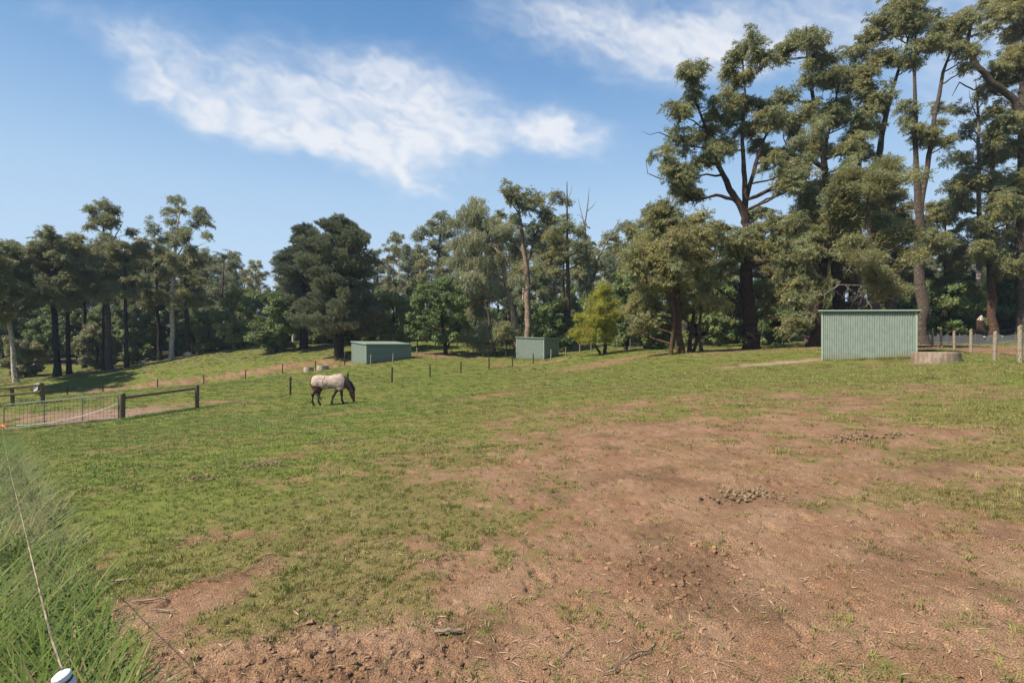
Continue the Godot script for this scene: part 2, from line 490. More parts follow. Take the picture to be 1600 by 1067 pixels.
func turf_color(x: float, z: float) -> Color:
	var d := -z
	var a := 0.5 + 0.5 * n_big.get_noise_2d(x * 0.8 - 30.0, z * 0.8)
	var b := 0.5 + 0.5 * n_mid.get_noise_2d(x + 20.0, z)
	var lush := Color(0.165, 0.222, 0.042)
	var dull := Color(0.2, 0.195, 0.06)
	var c := lush.lerp(dull, clampf(0.15 + 0.75 * a + 0.5 * (b - 0.5) + 0.25 * smoothstep(-6.0, 4.0, x) * smoothstep(40.0, 8.0, d), 0.0, 1.0))
	return c * (0.85 + 0.3 * b)

func make_ground() -> void:
	var mb := Mb.new()
	var angles := PackedFloat32Array()
	var a := -180.0
	while a < 180.0:
		angles.append(deg_to_rad(a))
		var off := absf(a)
		a += 0.21 if off < 56.0 else (0.8 if off < 66.0 else 6.0)
	var radii := PackedFloat32Array()
	var r := 0.5
	while r < 420.0:
		radii.append(r)
		r *= 1.12 if r < 1.7 else (1.0068 if r < 50.0 else (1.03 if r < 110.0 else 1.12))
	var na := angles.size()
	var nr := radii.size()
	var pos := PackedVector3Array()
	var col := PackedColorArray()
	pos.resize(na * nr)
	col.resize(na * nr)
	for i in nr:
		for j in na:
			var x := sin(angles[j]) * radii[i]
			var z := -cos(angles[j]) * radii[i]
			var fine := absf(angles[j]) < 1.2 and radii[i] < 115.0
			var b := bare(x, z) if fine else 0.2
			var h := ground(x, z)
			if fine:
				h += relief(x, z, b)
			pos[i * na + j] = Vector3(x, h, z)
			var t := turf_color(x, z)
			if fine and radii[i] < 13.0:
				t = t.lerp(soil_color(x, z) * 0.72, 0.5 * smoothstep(13.0, 7.0, radii[i]) * smoothstep(-4.5, -0.8, x))
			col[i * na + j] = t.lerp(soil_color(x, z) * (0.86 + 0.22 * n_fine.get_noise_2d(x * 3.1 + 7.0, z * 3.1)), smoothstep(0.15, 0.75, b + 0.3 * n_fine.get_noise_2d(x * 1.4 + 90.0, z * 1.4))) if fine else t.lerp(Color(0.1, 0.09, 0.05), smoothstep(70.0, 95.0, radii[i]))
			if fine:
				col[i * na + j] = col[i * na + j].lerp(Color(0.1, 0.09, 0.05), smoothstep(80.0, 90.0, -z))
	var nor := PackedVector3Array()
	nor.resize(na * nr)
	var uv := PackedVector2Array()
	uv.resize(na * nr)
	for i in nr:
		for j in na:
			var k := i * na + j
			var d1 := pos[mini(i + 1, nr - 1) * na + j] - pos[maxi(i - 1, 0) * na + j]
			var d2 := pos[i * na + (j + 1) % na] - pos[i * na + (j + na - 1) % na]
			var nn := d1.cross(d2).normalized()
			nor[k] = nn if nn.y > 0.0 else -nn
			uv[k] = Vector2(pos[k].x, pos[k].z)
	var ix := PackedInt32Array()
	for i in nr - 1:
		for j in na:
			var p := i * na + j
			var q := i * na + (j + 1) % na
			var s := p + na
			var t := q + na
			ix.append(p); ix.append(s); ix.append(q)
			ix.append(q); ix.append(s); ix.append(t)
	var mid := pos.size()
	pos.append(Vector3(0, ground(0, 0), 0))
	nor.append(Vector3.UP)
	uv.append(Vector2.ZERO)
	col.append(turf_color(0, 0))
	for j in na:
		ix.append(mid); ix.append(j); ix.append((j + 1) % na)
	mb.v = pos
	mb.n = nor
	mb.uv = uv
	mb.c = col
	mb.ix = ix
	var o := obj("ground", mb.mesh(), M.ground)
	o.set_meta("kind", "structure")

# ------------------------------------------------------------------ grass, clods, litter
func tuft_mesh(blades: int, spread: float, h0: float, h1: float, w: float, bend: float, segs: int, sd: int) -> ArrayMesh:
	rng.seed = sd
	var mb := Mb.new()
	for i in blades:
		var a := rf(0, TAU)
		var p := Vector3(cos(a), 0, sin(a)) * spread * sqrt(rng.randf())
		var b := a + rf(-1.2, 1.2)
		var out := Vector3(cos(b), 0, sin(b))
		var side := Vector3(-out.z, 0, out.x)
		var h := rf(h0, h1)
		var ww := w * rf(0.7, 1.2)
		var lean := bend * rf(0.3, 1.3)
		var g := rf(0.72, 1.25)
		mb.col = Color(g * rf(0.9, 1.15), g, g * rf(0.8, 1.1)) if rng.randf() > 0.14 else Color(2.0, 1.25, 1.9)
		var prev := p - Vector3(0, 0.01, 0)
		var pw := ww
		for s in segs:
			var t := float(s + 1) / segs
			var q := p + Vector3(0, h * (t - 0.35 * lean * t * t), 0) + out * (h * lean * t * t)
			var nw := ww * (1.0 - t * t) if s < segs - 1 else 0.0
			if nw > 0.0:
				mb.quad(prev - side * pw, prev + side * pw, q + side * nw, q - side * nw, -out + Vector3(0, 0.6, 0))
			else:
				mb.tri(prev - side * pw, prev + side * pw, q, -out + Vector3(0, 0.6, 0))
			prev = q
			pw = nw
	return mb.mesh()

func grass_basis(s: float, sy: float, lean := 0.15) -> Basis:
	return (Basis(Vector3.UP, rf(0, TAU)) * Basis(Vector3.RIGHT, rf(-lean, lean))).scaled_local(Vector3(s, sy, s))

func make_grass() -> void:
	var small := tuft_mesh(16, 0.055, 0.018, 0.05, 0.0022, 0.8, 2, 5)
	var patch := tuft_mesh(34, 0.16, 0.025, 0.065, 0.005, 0.75, 2, 6)
	var coarse := tuft_mesh(30, 0.3, 0.03, 0.075, 0.015, 1.1, 2, 8)
	rng.seed = 77
	var near := PackedFloat32Array()
	var mid := PackedFloat32Array()
	var far := PackedFloat32Array()
	# rings by depth: [from, to, tries per square metre, buffer]
	for ring in [[1.9, 5.0, 330.0, near], [5.0, 9.0, 190.0, near], [9.0, 14.0, 95.0, near], [7.0, 14.0, 16.0, mid], [14.0, 24.0, 34.0, mid], [24.0, 40.0, 13.0, mid], [22.0, 40.0, 2.5, far], [40.0, 80.0, 4.2, far]]:
		var area: float = 1.04 * (ring[1] * ring[1] - ring[0] * ring[0])
		var buf: PackedFloat32Array = ring[3]
		for i in int(area * ring[2]):
			var d := sqrt(rf(ring[0] * ring[0], ring[1] * ring[1]))
			var x := d * rf(-1.04, 1.04)
			var b := bare(x, -d)
			var clump := 0.5 + 0.5 * n_fine.get_noise_2d(x * 0.8 + 31.0, -d * 0.8)
			var keep := pow(1.0 - b, 1.5) * (0.15 + 1.1 * clump) + 0.75 * smoothstep(0.47, 0.66, clump) * clampf(0.45 + 0.9 * n_mid.get_noise_2d(x * 1.3 + 60.0, -d * 1.3), 0.05, 1.0)
			if rng.randf() > keep:
				continue
			var lush := n_big.get_noise_2d(x * 0.8 - 30.0, -d * 0.8)
			var fresh := clampf(0.6 - 0.5 * lush + 0.35 * smoothstep(-0.8, -3.2, x) - 0.3 * b - 0.3 * smoothstep(-6.0, 4.0, x) * smoothstep(40.0, 8.0, d) + rf(-0.2, 0.2), 0.0, 1.0)
			var c := Color(0.23, 0.21, 0.065).lerp(Color(0.185, 0.25, 0.045), fresh)
			if rng.randf() < 0.13:
				c = Color(0.3, 0.24, 0.11)
			var k := rf(0.62, 1.25)
			var s := rf(0.75, 1.35)
			var tall := s * (0.75 + 0.7 * clump * (1.0 - b))
			if d > 14.0:
				tall *= 1.0 + 1.6 * smoothstep(0.35, 0.75, n_mid.get_noise_2d(x * 0.7, -d * 0.7 + 400.0))
			put(buf, grass_basis(s, tall), Vector3(x, ground(x, -d) + relief(x, -d, b) - 0.004, -d), Color(c.r * k, c.g * k, c.b * k))
	for g in [["short_grass", small, near], ["paddock_grass", patch, mid], ["far_grass", coarse, far]]:
		var o := many(g[0], g[1], M.blade, g[2])
		tag(o, {"short_grass": "short patchy green grass growing through the brown soil close by", "paddock_grass": "grazed green grass over the middle of the paddock", "far_grass": "bright green grass on the slope beyond the post fence"}[g[0]], "grass", "", "stuff")
	# the long grass under the near fence wire
	var long := tuft_mesh(18, 0.1, 0.12, 0.42, 0.0065, 1.2, 4, 9)
	rng.seed = 78
	var buf := PackedFloat32Array()
	for i in 7500:
		var d := 1.3 + 21.0 * pow(rng.randf(), 2.0)
		var fx := -1.05 - (d - 1.2) * 1.002
		var off := rf(-2.2, 0.8) * (0.45 + 0.1 * d)
		off = minf(off, 0.5 + 0.5 * n_mid.get_noise_2d(d * 1.3, 3.0))
		var x := fx + off
		if x < -1.1 * d - 1.0:
			continue
		var edge := smoothstep(0.75, 0.0, off)
		var s := (0.18 + 0.66 * edge * smoothstep(-0.45, 0.6, n_mid.get_noise_2d(x, d))) * rf(0.6, 1.25)
		s *= minf(0.42 + 0.16 * d, 1.0) * (1.0 - 0.03 * maxf(d - 4.0, 0.0))
		var grey_leaf := clampf(0.5 + 1.2 * n_mid.get_noise_2d(x * 0.9 + 11.0, d * 0.9) + 0.12 * (d - 4.5), 0.0, 1.0) * smoothstep(2.8, 4.5, d) * smoothstep(15.0, 6.0, d)
		var c := Color(0.125, 0.19, 0.026).lerp(Color(0.2, 0.222, 0.078), grey_leaf).lerp(Color(0.34, 0.27, 0.12), 0.7 * float(rng.randf() < 0.12))
		var k := rf(0.65, 1.3)
		put(buf, (Basis(Vector3.UP, rf(-0.9, 0.9)) * Basis(Vector3.FORWARD, rf(0.0, 0.5))).scaled_local(Vector3(0.8 + 0.4 * s, s, 0.8 + 0.4 * s)), Vector3(x, ground(x, -d) - 0.02, -d), Color(c.r * k, c.g * k, c.b * k))
	# taller tufts under the rail fence, along the post fence and behind the round trough
	for run in [[190, 23.4, 312, 25.4, 260, 0.45], [560, 34.0, 860, 54.0, 240, 0.35], [312, 25.5, 455, 30.0, 90, 0.3], [1440, 25.6, 1502, 25.2, 240, 0.5], [1500, 21.5, 1600, 17.4, 170, 0.3], [60, 21.8, 190, 22.6, 110, 0.2], [1284, 25.9, 1433, 23.8, 130, 0.22], [572, 49.8, 640, 53.2, 60, 0.35], [808, 55.8, 850, 53.8, 40, 0.3], [850, 53.8, 872, 56.2, 30, 0.35]]:
		for i in run[4]:
			var t := rng.randf()
			var p := spot(lerpf(run[0], run[2], t), lerpf(run[1], run[3], t))
			p.x += rf(-0.25, 0.25)
			p.z += rf(-0.3, 0.3)
			var s: float = run[5] * rf(0.5, 1.3) * (0.6 + 0.8 * (0.5 + 0.5 * n_mid.get_noise_1d(t * 40.0)))
			var k := rf(0.7, 1.15)
			put(buf, grass_basis(0.9, s, 0.3), Vector3(p.x, ground(p.x, p.z) - 0.02, p.z), Color(0.13 * k, 0.21 * k, 0.04 * k))
	var o2 := many("long_grass", long, M.blade, buf)
	tag(o2, "long pale green grass leaning along the wire fence and under the rails", "grass", "", "stuff")

func lump_mesh(sd: int, rough: float, flat: float) -> ArrayMesh:
	rng.seed = sd
	var mb := Mb.new()
	var nn := FastNoiseLite.new()
	nn.seed = sd
	nn.frequency = 0.9
	var ring := []
	for i in 6:
		var row := []
		for j in 8:
			var e := -PI / 2 + PI * i / 5.0
			var a := TAU * j / 8.0
			var d := Vector3(cos(a) * cos(e), sin(e), sin(a) * cos(e))
			var rr := 1.0 + rough * nn.get_noise_3dv(d * 1.6 + Vector3(sd, 0, 0))
			row.append(Vector3(d.x * rr, d.y * rr * flat, d.z * rr))
		ring.append(row)
	for i in 5:
		for j in 8:
			var a: Vector3 = ring[i][j]
			var b: Vector3 = ring[i][(j + 1) % 8]
			var c: Vector3 = ring[i + 1][(j + 1) % 8]
			var d: Vector3 = ring[i + 1][j]
			mb.tri(a, b, c, a + c)
			mb.tri(a, c, d, a + c)
	return mb.mesh()

func make_litter() -> void:
	var lump := lump_mesh(4, 0.9, 0.75)
	rng.seed = 91
	var buf := PackedFloat32Array()
	for i in 190000:
		var d := 2.0 + 16.0 * pow(rng.randf(), 1.6)
		var x := d * rf(-1.0, 1.04)
		var b := bare(x, -d)
		var k := cloddy(x, -d)
		if rng.randf() > 0.13 * b + 0.02 + 0.25 * k:
			continue
		var s := (0.002 + 0.009 * pow(rng.randf(), 8.0)) * (1.0 + 2.6 * k * rng.randf())
		if d > 9.0:
			s *= 1.2
		var c := soil_color(x, -d)
		var f := rf(0.5, 1.0)
		put(buf, Basis.from_euler(Vector3(rf(-0.5, 0.5), rf(0, TAU), rf(-0.5, 0.5))).scaled_local(Vector3(s * rf(0.8, 1.5), s * rf(0.6, 1.0), s)), Vector3(x, ground(x, -d) + relief(x, -d, b) + s * 0.25, -d), Color(c.r * f, c.g * f, c.b * f))
	var o := many("soil_crumbs", lump, M.clod, buf)
	tag(o, "crumbs and clods of brown soil scattered over the bare ground", "soil", "", "stuff")
	# leaves, bark strips and straw
	var leafm := Mb.new()
	leafm.quad(Vector3(-1, 0, 0), Vector3(0, 0.12, 0.16), Vector3(1, 0.05, 0), Vector3(0, 0.1, -0.16), Vector3.UP)
	var lit := PackedFloat32Array()
	for i in 5000:
		var d := 2.2 + 11.0 * pow(rng.randf(), 1.4)
		var x := d * rf(-0.95, 1.04)
		var s := rf(0.008, 0.028)
		var k := rf(0.5, 1.3)
		var b := bare(x, -d)
		put(lit, Basis.from_euler(Vector3(rf(-0.3, 0.3), rf(0, TAU), rf(-0.3, 0.3))).scaled_local(Vector3(s * 1.6, s, s)), Vector3(x, ground(x, -d) + relief(x, -d, b) + 0.006, -d), Color(0.34 * k, 0.25 * k, 0.16 * k))
	for i in 16000:  # under the gums at the far side
		var d := rf(66, 80)
		var x := rf(-82, -22)
		if n_big.get_noise_2d(x * 0.5, d * 0.9) < -0.25:
			continue
		var s := rf(0.04, 0.13)
		var k := rf(0.5, 1.3)
		put(lit, Basis.from_euler(Vector3(rf(-0.4, 0.4), rf(0, TAU), rf(-0.4, 0.4))).scaled_local(Vector3(s * 1.6, s, s)), Vector3(x, ground(x, -d) + 0.04, -d), Color(0.34 * k, 0.27 * k, 0.19 * k))
	var o2 := many("leaf_litter", leafm.mesh(), M.clod, lit)
	tag(o2, "dry leaves and bark strips lying on the soil and under the gums", "leaf litter", "", "stuff")
	# manure
	var ball := lump_mesh(8, 0.35, 0.85)
	var heaps := [[1172, 776, 0.5, 60, "pale crumbled manure heap on the bare brown soil"], [1338, 684, 0.5, 44, "grey green manure heap at the far edge of the bare soil"], [405, 728, 0.45, 42, "pale manure heap in the grass below the muddy ruts"], [512, 691, 0.6, 40, "long pale manure heap in the grass nearest below the horse"],
		[1395, 680, 0.25, 16, "small pinkish manure heap beside the grey green one"], [318, 748, 0.4, 22, "thin scatter of manure in the bright grass on the left"]]
	for h in heaps:
		var p := Vector3.ZERO
		var d := 4.0
		while d < 30.0:  # where the line of sight through that point meets the ground
			p = at(h[0], h[1], d)
			if p.y < ground(p.x, p.z):
				break
			d += 0.05
		var t := thing("manure_heap", h[4], "manure", "manure heaps in the paddock", Vector3(p.x, ground(p.x, p.z), p.z))
		var hb := PackedFloat32Array()
		for i in h[3] * 2:
			var a := rf(0, TAU)
			var rr: float = h[2] * sqrt(rng.randf()) * rf(0.3, 1.25)
			var s := rf(0.008, 0.022)
			var q := Vector3(cos(a) * rr, 0, sin(a) * rr * 0.6)
			q.y = ground(p.x + q.x, p.z + q.z) - ground(p.x, p.z) + s * 0.25 + 0.03 * maxf(0.0, 1.0 - rr / h[2]) * rng.randf() + 0.01
			var k := rf(0.6, 1.15)
			put(hb, Basis.from_euler(Vector3(rf(-1, 1), rf(0, TAU), rf(-1, 1))).scaled_local(Vector3(s * 1.2, s, s)), q, Color(0.21 * k, 0.155 * k, 0.095 * k))
		many("droppings", ball, M.clod, hb, t)

# ------------------------------------------------------------------ foliage pads (unit radius), shared by all crowns
func leaf(mb: Mb, p: Vector3, d: Vector3, face: Vector3, l: float, w: float) -> void:
	var s := d.cross(face).normalized() * w
	var m := p + d * l * 0.45
	var e := p + d * l + face * l * -0.12
	mb.tri(p, m + s, e, face)
	mb.tri(p, e, m - s, face)

func rand_dir() -> Vector3:
	var y := rf(-1, 1)
	var a := rf(0, TAU)
	var r := sqrt(1.0 - y * y)
	return Vector3(cos(a) * r, y, sin(a) * r)

func leaf_tint(mb: Mb) -> void:
	var g := rf(0.78, 1.2)
	mb.col = Color(g * rf(0.92, 1.12), g, g * rf(0.85, 1.15))
	if rng.randf() < 0.03:
		mb.col = Color(g * 1.4, g * 1.0, g * 0.8)

func pad_mesh(kind: String, sd: int) -> ArrayMesh:
	rng.seed = sd
	var mb := Mb.new()
	match kind:
		"gum":  # drooping sprays of narrow leaves on branchlets that fan out and nod
			for i in 13:
				var a := rf(0, TAU)
				var out := Vector3(cos(a), rf(-0.1, 0.75), sin(a)).normalized()
				var ln := rf(0.55, 1.15)
				var p0 := rand_dir() * 0.22
				for k in 21:
					var t := pow(rng.randf(), 0.6)
					var p := p0 + out * ln * t + Vector3(0, -0.38 * t * t * ln, 0) + rand_dir() * 0.1
					leaf_tint(mb)
					leaf(mb, p, (Vector3(0, -0.8, 0) + out * 0.55 + rand_dir() * 0.75).normalized(), (rand_dir() + Vector3(0, 0.75, 0)).normalized(), rf(0.14, 0.25), rf(0.024, 0.04))
		"weep":  # long hanging sprays
			for i in 18:
				var a := rf(0, TAU)
				var r := sqrt(rng.randf()) * 0.8
				var c := Vector3(cos(a) * r, rf(0.1, 0.5) * (1.0 - r * 0.5), sin(a) * r)
				var ln := rf(0.6, 1.3)
				var sway := Vector3(rf(-0.2, 0.2) + cos(a) * 0.15, 0, rf(-0.2, 0.2) + sin(a) * 0.15)
				for k in 18:
					var t := rng.randf()
					leaf_tint(mb)
					leaf(mb, c + sway * t + Vector3(0, -ln * t, 0) + rand_dir() * 0.07, (Vector3(0, -1.0, 0) + rand_dir() * 0.7).normalized(), (rand_dir() + Vector3(0, 0.4, 0)).normalized(), rf(0.14, 0.24), rf(0.02, 0.034))
		"bush":  # rosettes of broad leaves
			for i in 26:
				var c := rand_dir() * 0.75 * pow(rng.randf(), 0.35)
				c.y *= 0.75
				var up := (c.normalized() + Vector3(0, 0.9, 0)).normalized()
				for k in 10:
					leaf_tint(mb)
					var d := (rand_dir() + up * 0.3 + Vector3(0, -0.25, 0)).normalized()
					leaf(mb, c + d * 0.03, d, (up + rand_dir() * 0.45).normalized(), rf(0.17, 0.28), rf(0.05, 0.075))
		"feather":  # soft wattle foliage
			for i in 40:
				var c := rand_dir() * 0.8 * pow(rng.randf(), 0.4)
				c.y *= 0.7
				var flow := (Vector3(c.x, 0.15, c.z) + rand_dir() * 0.5).normalized()
				for k in 9:
					leaf_tint(mb)
					leaf(mb, c + flow * rf(-0.2, 0.2) + rand_dir() * 0.05, (flow + rand_dir() * 0.6).normalized(), (rand_dir() + Vector3(0, 0.9, 0)).normalized(), rf(0.12, 0.24), rf(0.016, 0.03))
		"pine":  # upswept brushes of needles
			for i in 20:
				var a := rf(0, TAU)
				var r := sqrt(rng.randf()) * 0.9
				var c := Vector3(cos(a) * r, rf(-0.12, 0.12), sin(a) * r)
				var ax := (Vector3(c.x * 0.8, 0.75, c.z * 0.8) + rand_dir() * 0.35).normalized()
				for k in 20:
					leaf_tint(mb)
					leaf(mb, c + ax * rf(-0.12, 0.2), (ax * 0.8 + rand_dir() * 0.75).normalized(), rand_dir(), rf(0.2, 0.34), rf(0.012, 0.02))
	return mb.mesh()

func make_pads() -> void:
	for kind in ["gum", "weep", "bush", "feather", "pine"]:
		pads[kind] = [pad_mesh(kind, 101), pad_mesh(kind, 202), pad_mesh(kind, 303)]

# ------------------------------------------------------------------ trees
const LEAF := {  # what a leaf reflects and lets through together
	"gum": Color(0.275, 0.288, 0.132), "gum_olive": Color(0.32, 0.315, 0.138), "gum_blue": Color(0.255, 0.28, 0.16), "weep": Color(0.32, 0.335, 0.19), "wattle": Color(0.4, 0.41, 0.06),
	"bush": Color(0.185, 0.245, 0.08), "bush_dark": Color(0.14, 0.19, 0.07), "bush_light": Color(0.26, 0.31, 0.1), "soft": Color(0.265, 0.275, 0.125), "pine": Color(0.2, 0.225, 0.125), "pine_dark": Color(0.155, 0.185, 0.115),
}

func curve3(a: Vector3, b: Vector3, c: Vector3, k: int, wob: float) -> PackedVector3Array:
	var out := PackedVector3Array()
	for i in k + 1:
		var t := float(i) / k
		var p := a * (1 - t) * (1 - t) + b * 2.0 * t * (1 - t) + c * t * t
		if i > 0 and i < k:
			p += rand_dir() * wob
		out.append(p)
	return out

# o: the tree's node. stems: arrays of [x, y, z, r] in the tree's own metres. lobes: [x, y, z, r].
func grow(o: Node3D, stems: Array, lobes: Array, bark: String, pad: String, leaf_c: Color, opt := {}) -> void:
	var wood := Mb.new()
	var pts := []  # [position, radius]
	for s in stems:
		var p := PackedVector3Array()
		var r := PackedFloat32Array()
		for i in s.size():
			var q := Vector3(s[i][0], s[i][1], s[i][2])
			if i == 0:
				p.append(q)
				r.append(s[i][3])
				continue
			var q0 := Vector3(s[i - 1][0], s[i - 1][1], s[i - 1][2])
			var k := 4
			for j in k:
				var t := float(j + 1) / k
				var w: Vector3 = rand_dir() * s[i][3] * (0.35 if j < k - 1 else 0.0)
				p.append(q0.lerp(q, t) + w)
				r.append(lerpf(s[i - 1][3], s[i][3], t) * rf(0.93, 1.07))
				pts.append([p[p.size() - 1], r[r.size() - 1]])
		if s == stems[0]:  # root flare
			var r0 := r[0]
			p.insert(0, p[0] - Vector3(0, 0.5, 0))
			r.insert(0, r0 * 1.5)
			r[1] = r0 * 1.28
		wood.tube(p, r, 10 if r[0] > 0.2 else 7, 0.05)
	obj("trunk", wood.mesh(), M[bark], o)
	var buf := PackedFloat32Array()
	var size: float = opt.get("pad", 0.8)
	var dens: float = opt.get("dens", 1.0)
	var flat: float = opt.get("flat", 0.85)
	var limb_mat = M[opt.get("limb", bark)]
	var twigs := Mb.new()
	var all := lobes.duplicate()
	for i in int(lobes.size() * opt.get("fill", 0.0)):  # smaller sprays bridging neighbouring lobes
		var a: Array = lobes[rng.randi() % lobes.size()]
		var b: Array = []
		var near := 1e9
		for L in lobes:
			var d := Vector3(L[0] - a[0], L[1] - a[1], (L[2] - a[2]) * 0.5).length() * rf(0.6, 1.6)
			if L != a and d < near:
				near = d
				b = L
		var t := rf(0.3, 0.7)
		all.append([lerpf(a[0], b[0], t) + rf(-0.4, 0.4), lerpf(a[1], b[1], t) + rf(-0.3, 0.5), lerpf(a[2], b[2], t) + rf(-0.8, 0.8), minf(a[3], b[3]) * rf(0.55, 0.9)])
	for L in all:
		var c := Vector3(L[0], L[1], L[2])
		var lr: float = L[3] * 1.22
		var best := 1e9
		var from: Array = [Vector3.ZERO, 0.1]
		for q in pts:
			var d: Vector3 = c - q[0]
			var flat_d := Vector2(d.x, d.z).length()
			var cost := d.length() + 1.6 * maxf(0.0, flat_d * 0.35 - d.y) + 0.3 * absf(q[1])
			if cost < best:
				best = cost
				from = q
		var a: Vector3 = from[0]
		var ln := a.distance_to(c)
		var mid := a.lerp(c, 0.5) + Vector3(0, -0.06 * ln, 0) + (c - a) * Vector3(0.12, 0, 0.12) + rand_dir() * 0.08 * ln
		var r0 := minf(from[1] * 0.55, 0.02 + 0.022 * ln + 0.02 * lr)
		var path := curve3(a, mid, c, 6, 0.03 * ln)
		var rr := PackedFloat32Array()
		for i in 7:
			rr.append(lerpf(r0, 0.022, i / 6.0))
		var limb := Mb.new()
		limb.tube(path, rr, 5)
		# twigs and pads
		var n := int(ceil(dens * 8.5 * pow(lr / size, 1.85))) + 2
		var boughs := []
		for i in clampi(n / 4, 3, 9):
			var bd := rand_dir()
			bd.y = bd.y * 0.7 + 0.22
			var b0 := path[3 + rng.randi() % 4]
			var b2 := c + bd * Vector3(lr, lr * flat, lr) * rf(0.65, 1.35)
			var bow := curve3(b0, b0.lerp(b2, 0.55) + Vector3(0, 0.12 * lr, 0), b2, 4, 0.05 * lr)
			limb.tube(bow, PackedFloat32Array([0.032, 0.026, 0.02, 0.014, 0.007]), 4, 0.0, false)
			boughs.append([bow, bd])
		for i in n:
			var bow: Array = boughs[i % boughs.size()]
			var t := pow(rng.randf(), 0.65) * 4.0
			var d: Vector3 = (bow[1] as Vector3 + rand_dir() * 0.6).normalized()
			var bp: PackedVector3Array = bow[0]
			var p: Vector3 = bp[int(t)].lerp(bp[mini(int(t) + 1, 4)], t - int(t)) + rand_dir() * lr * 0.24
			var ps := size * rf(0.5, 1.25)
			var tilt := Vector3(d.x, 1.6, d.z).normalized()
			var bas := Basis(Quaternion(Vector3.UP, tilt)) * Basis(Vector3.UP, rf(0, TAU))
			if pad == "weep":
				bas = Basis(Vector3.UP, rf(0, TAU))
			var k := rf(0.75, 1.22)
			var warm := rf(0.88, 1.14)
			put(buf, bas.scaled_local(Vector3(ps, ps * rf(0.8, 1.1), ps)), p, Color(leaf_c.r * k * warm, leaf_c.g * k, leaf_c.b * k * (2.0 - warm)))
		if opt.get("joined", false):
			var base := twigs.v.size()
			twigs.v.append_array(limb.v)
			twigs.n.append_array(limb.n)
			twigs.uv.append_array(limb.uv)
			twigs.c.append_array(limb.c)
			for q in limb.ix:
				twigs.ix.append(q + base)
		else:
			obj("limb", limb.mesh(), limb_mat, o)
	if twigs.v.size():
		obj("branches", twigs.mesh(), limb_mat, o).set_meta("kind", "stuff")
	if buf.size():
		many("crown", pads[pad][rng.randi() % 3], M["needle" if pad == "pine" else ("leaf_glossy" if pad == "bush" else "leaf")], buf, o)

# a tree described in the photograph's columns and rows at one depth; the trunk starts on the ground
func drawn_tree(sd: int, called: String, label: String, depth: float, stems: Array, lobes: Array, bark: String, pad: String, leaf_c: Color, opt := {}) -> Node3D:
	rng.seed = sd
	var base := spot(stems[0][0][0], depth)
	var o := thing(called, label, opt.get("cat", "tree"), opt.get("group", ""), base)
	var k := depth / 800.0
	var S := []
	var deep: float = opt.get("deep", 0.6)
	for i in stems.size():
		var out := []
		var dz := 0.0
		var drift := rf(-0.12, 0.12) if i > 0 else 0.0
		for j in stems[i].size():
			var q: Array = stems[i][j]
			var p := at(q[0], q[1], depth) - base
			if j > 0:
				dz += drift * absf(stems[i][j - 1][1] - q[1]) * k
			if j == 0 and (i == 0 or absf(q[1] - stems[0][0][1]) < 8.0):
				p.y = 0.0
				if i > 0:
					dz = rf(-0.5, 0.5)
			out.append([p.x, p.y, dz, q[2]])
		S.append(out)
	var Ls := []
	for q in lobes:
		var p := at(q[0], q[1], depth) - base
		var r: float = q[2] * k
		var z: float = q[3] if q.size() > 3 else rf(-1, 1) * (r * 1.2 + deep * opt.get("spread", 2.0))
		Ls.append([p.x, p.y, z, r])
	grow(o, S, Ls, bark, pad, leaf_c, opt)
	return o

# lobes over a crown outline: centre column, top and bottom row, half width, all in the photograph's units
func crown_of(cx: float, top: float, bottom: float, half: float, n: int, r: float, shape := 0.6) -> Array:
	var out := []
	for i in n:
		var t := (i + rng.randf()) / n  # 0 at the top
		var w := half * pow(sin(PI * clampf(0.12 + 0.8 * t, 0.0, 1.0)), shape)
		out.append([cx + rf(-1, 1) * w, lerpf(top + r * 0.7, bottom, t), r * rf(0.75, 1.25)])
	return out

func plain_gum(sd: int, label: String, depth: float, col: float, top: float, half: float, bare_to: float, r: float, bark: String, leaf_c: Color, lean := 0.0, opt := {}) -> Node3D:
	rng.seed = sd
	var row := 533.0 + (EYE - spot(col, depth).y) / depth * 800.0
	var st := [[[col, row, r], [col + lean * 0.35, lerpf(row, bare_to, 0.6), r * 0.82], [col + lean * 0.75, bare_to, r * 0.66], [col + lean, lerpf(bare_to, top, 0.55), r * 0.4], [col + lean * 1.1, top + 12.0, r * 0.14]]]
	var lob := crown_of(col + lean, top, bare_to + 8.0, half, int(opt.get("lobes", 18) * 1.35), opt.get("lobe", half * 0.3))
	opt.merge({"joined": true, "fill": 0.3})
	return drawn_tree(sd + 1, opt.get("called", "gum_tree"), label, depth, st, lob, bark, "gum", leaf_c, opt)

func bush(sd: int, called: String, label: String, depth: float, col: float, top: float, half: float, leaf_c: Color, opt := {}) -> Node3D:
	rng.seed = sd
	var row := 533.0 + (EYE - spot(col, depth).y) / depth * 800.0
	var low: float = opt.get("low", row - (row - top) * 0.06)
	var lob := []
	var n: int = opt.get("lobes", 16)
	for i in n:
		var t := (i + 0.5) / n
		var w := half * pow(sin(PI * (0.1 + 0.72 * t)), 0.7)
		lob.append([col + rf(-1, 1) * w, lerpf(top + half * 0.22, low, t), half * rf(0.3, 0.46)])
	opt.merge({"joined": true, "pad": 0.75, "spread": half * depth / 800.0 * 0.6, "cat": "shrub"})
	return drawn_tree(sd + 1, called, label, depth, [[[col, row, 0.16], [col + rf(-4, 4), lerpf(row, top, 0.4), 0.11], [col + rf(-6, 6), lerpf(row, top, 0.75), 0.05]]], lob, "bark_dark", opt.get("leafy", "bush"), leaf_c, opt)

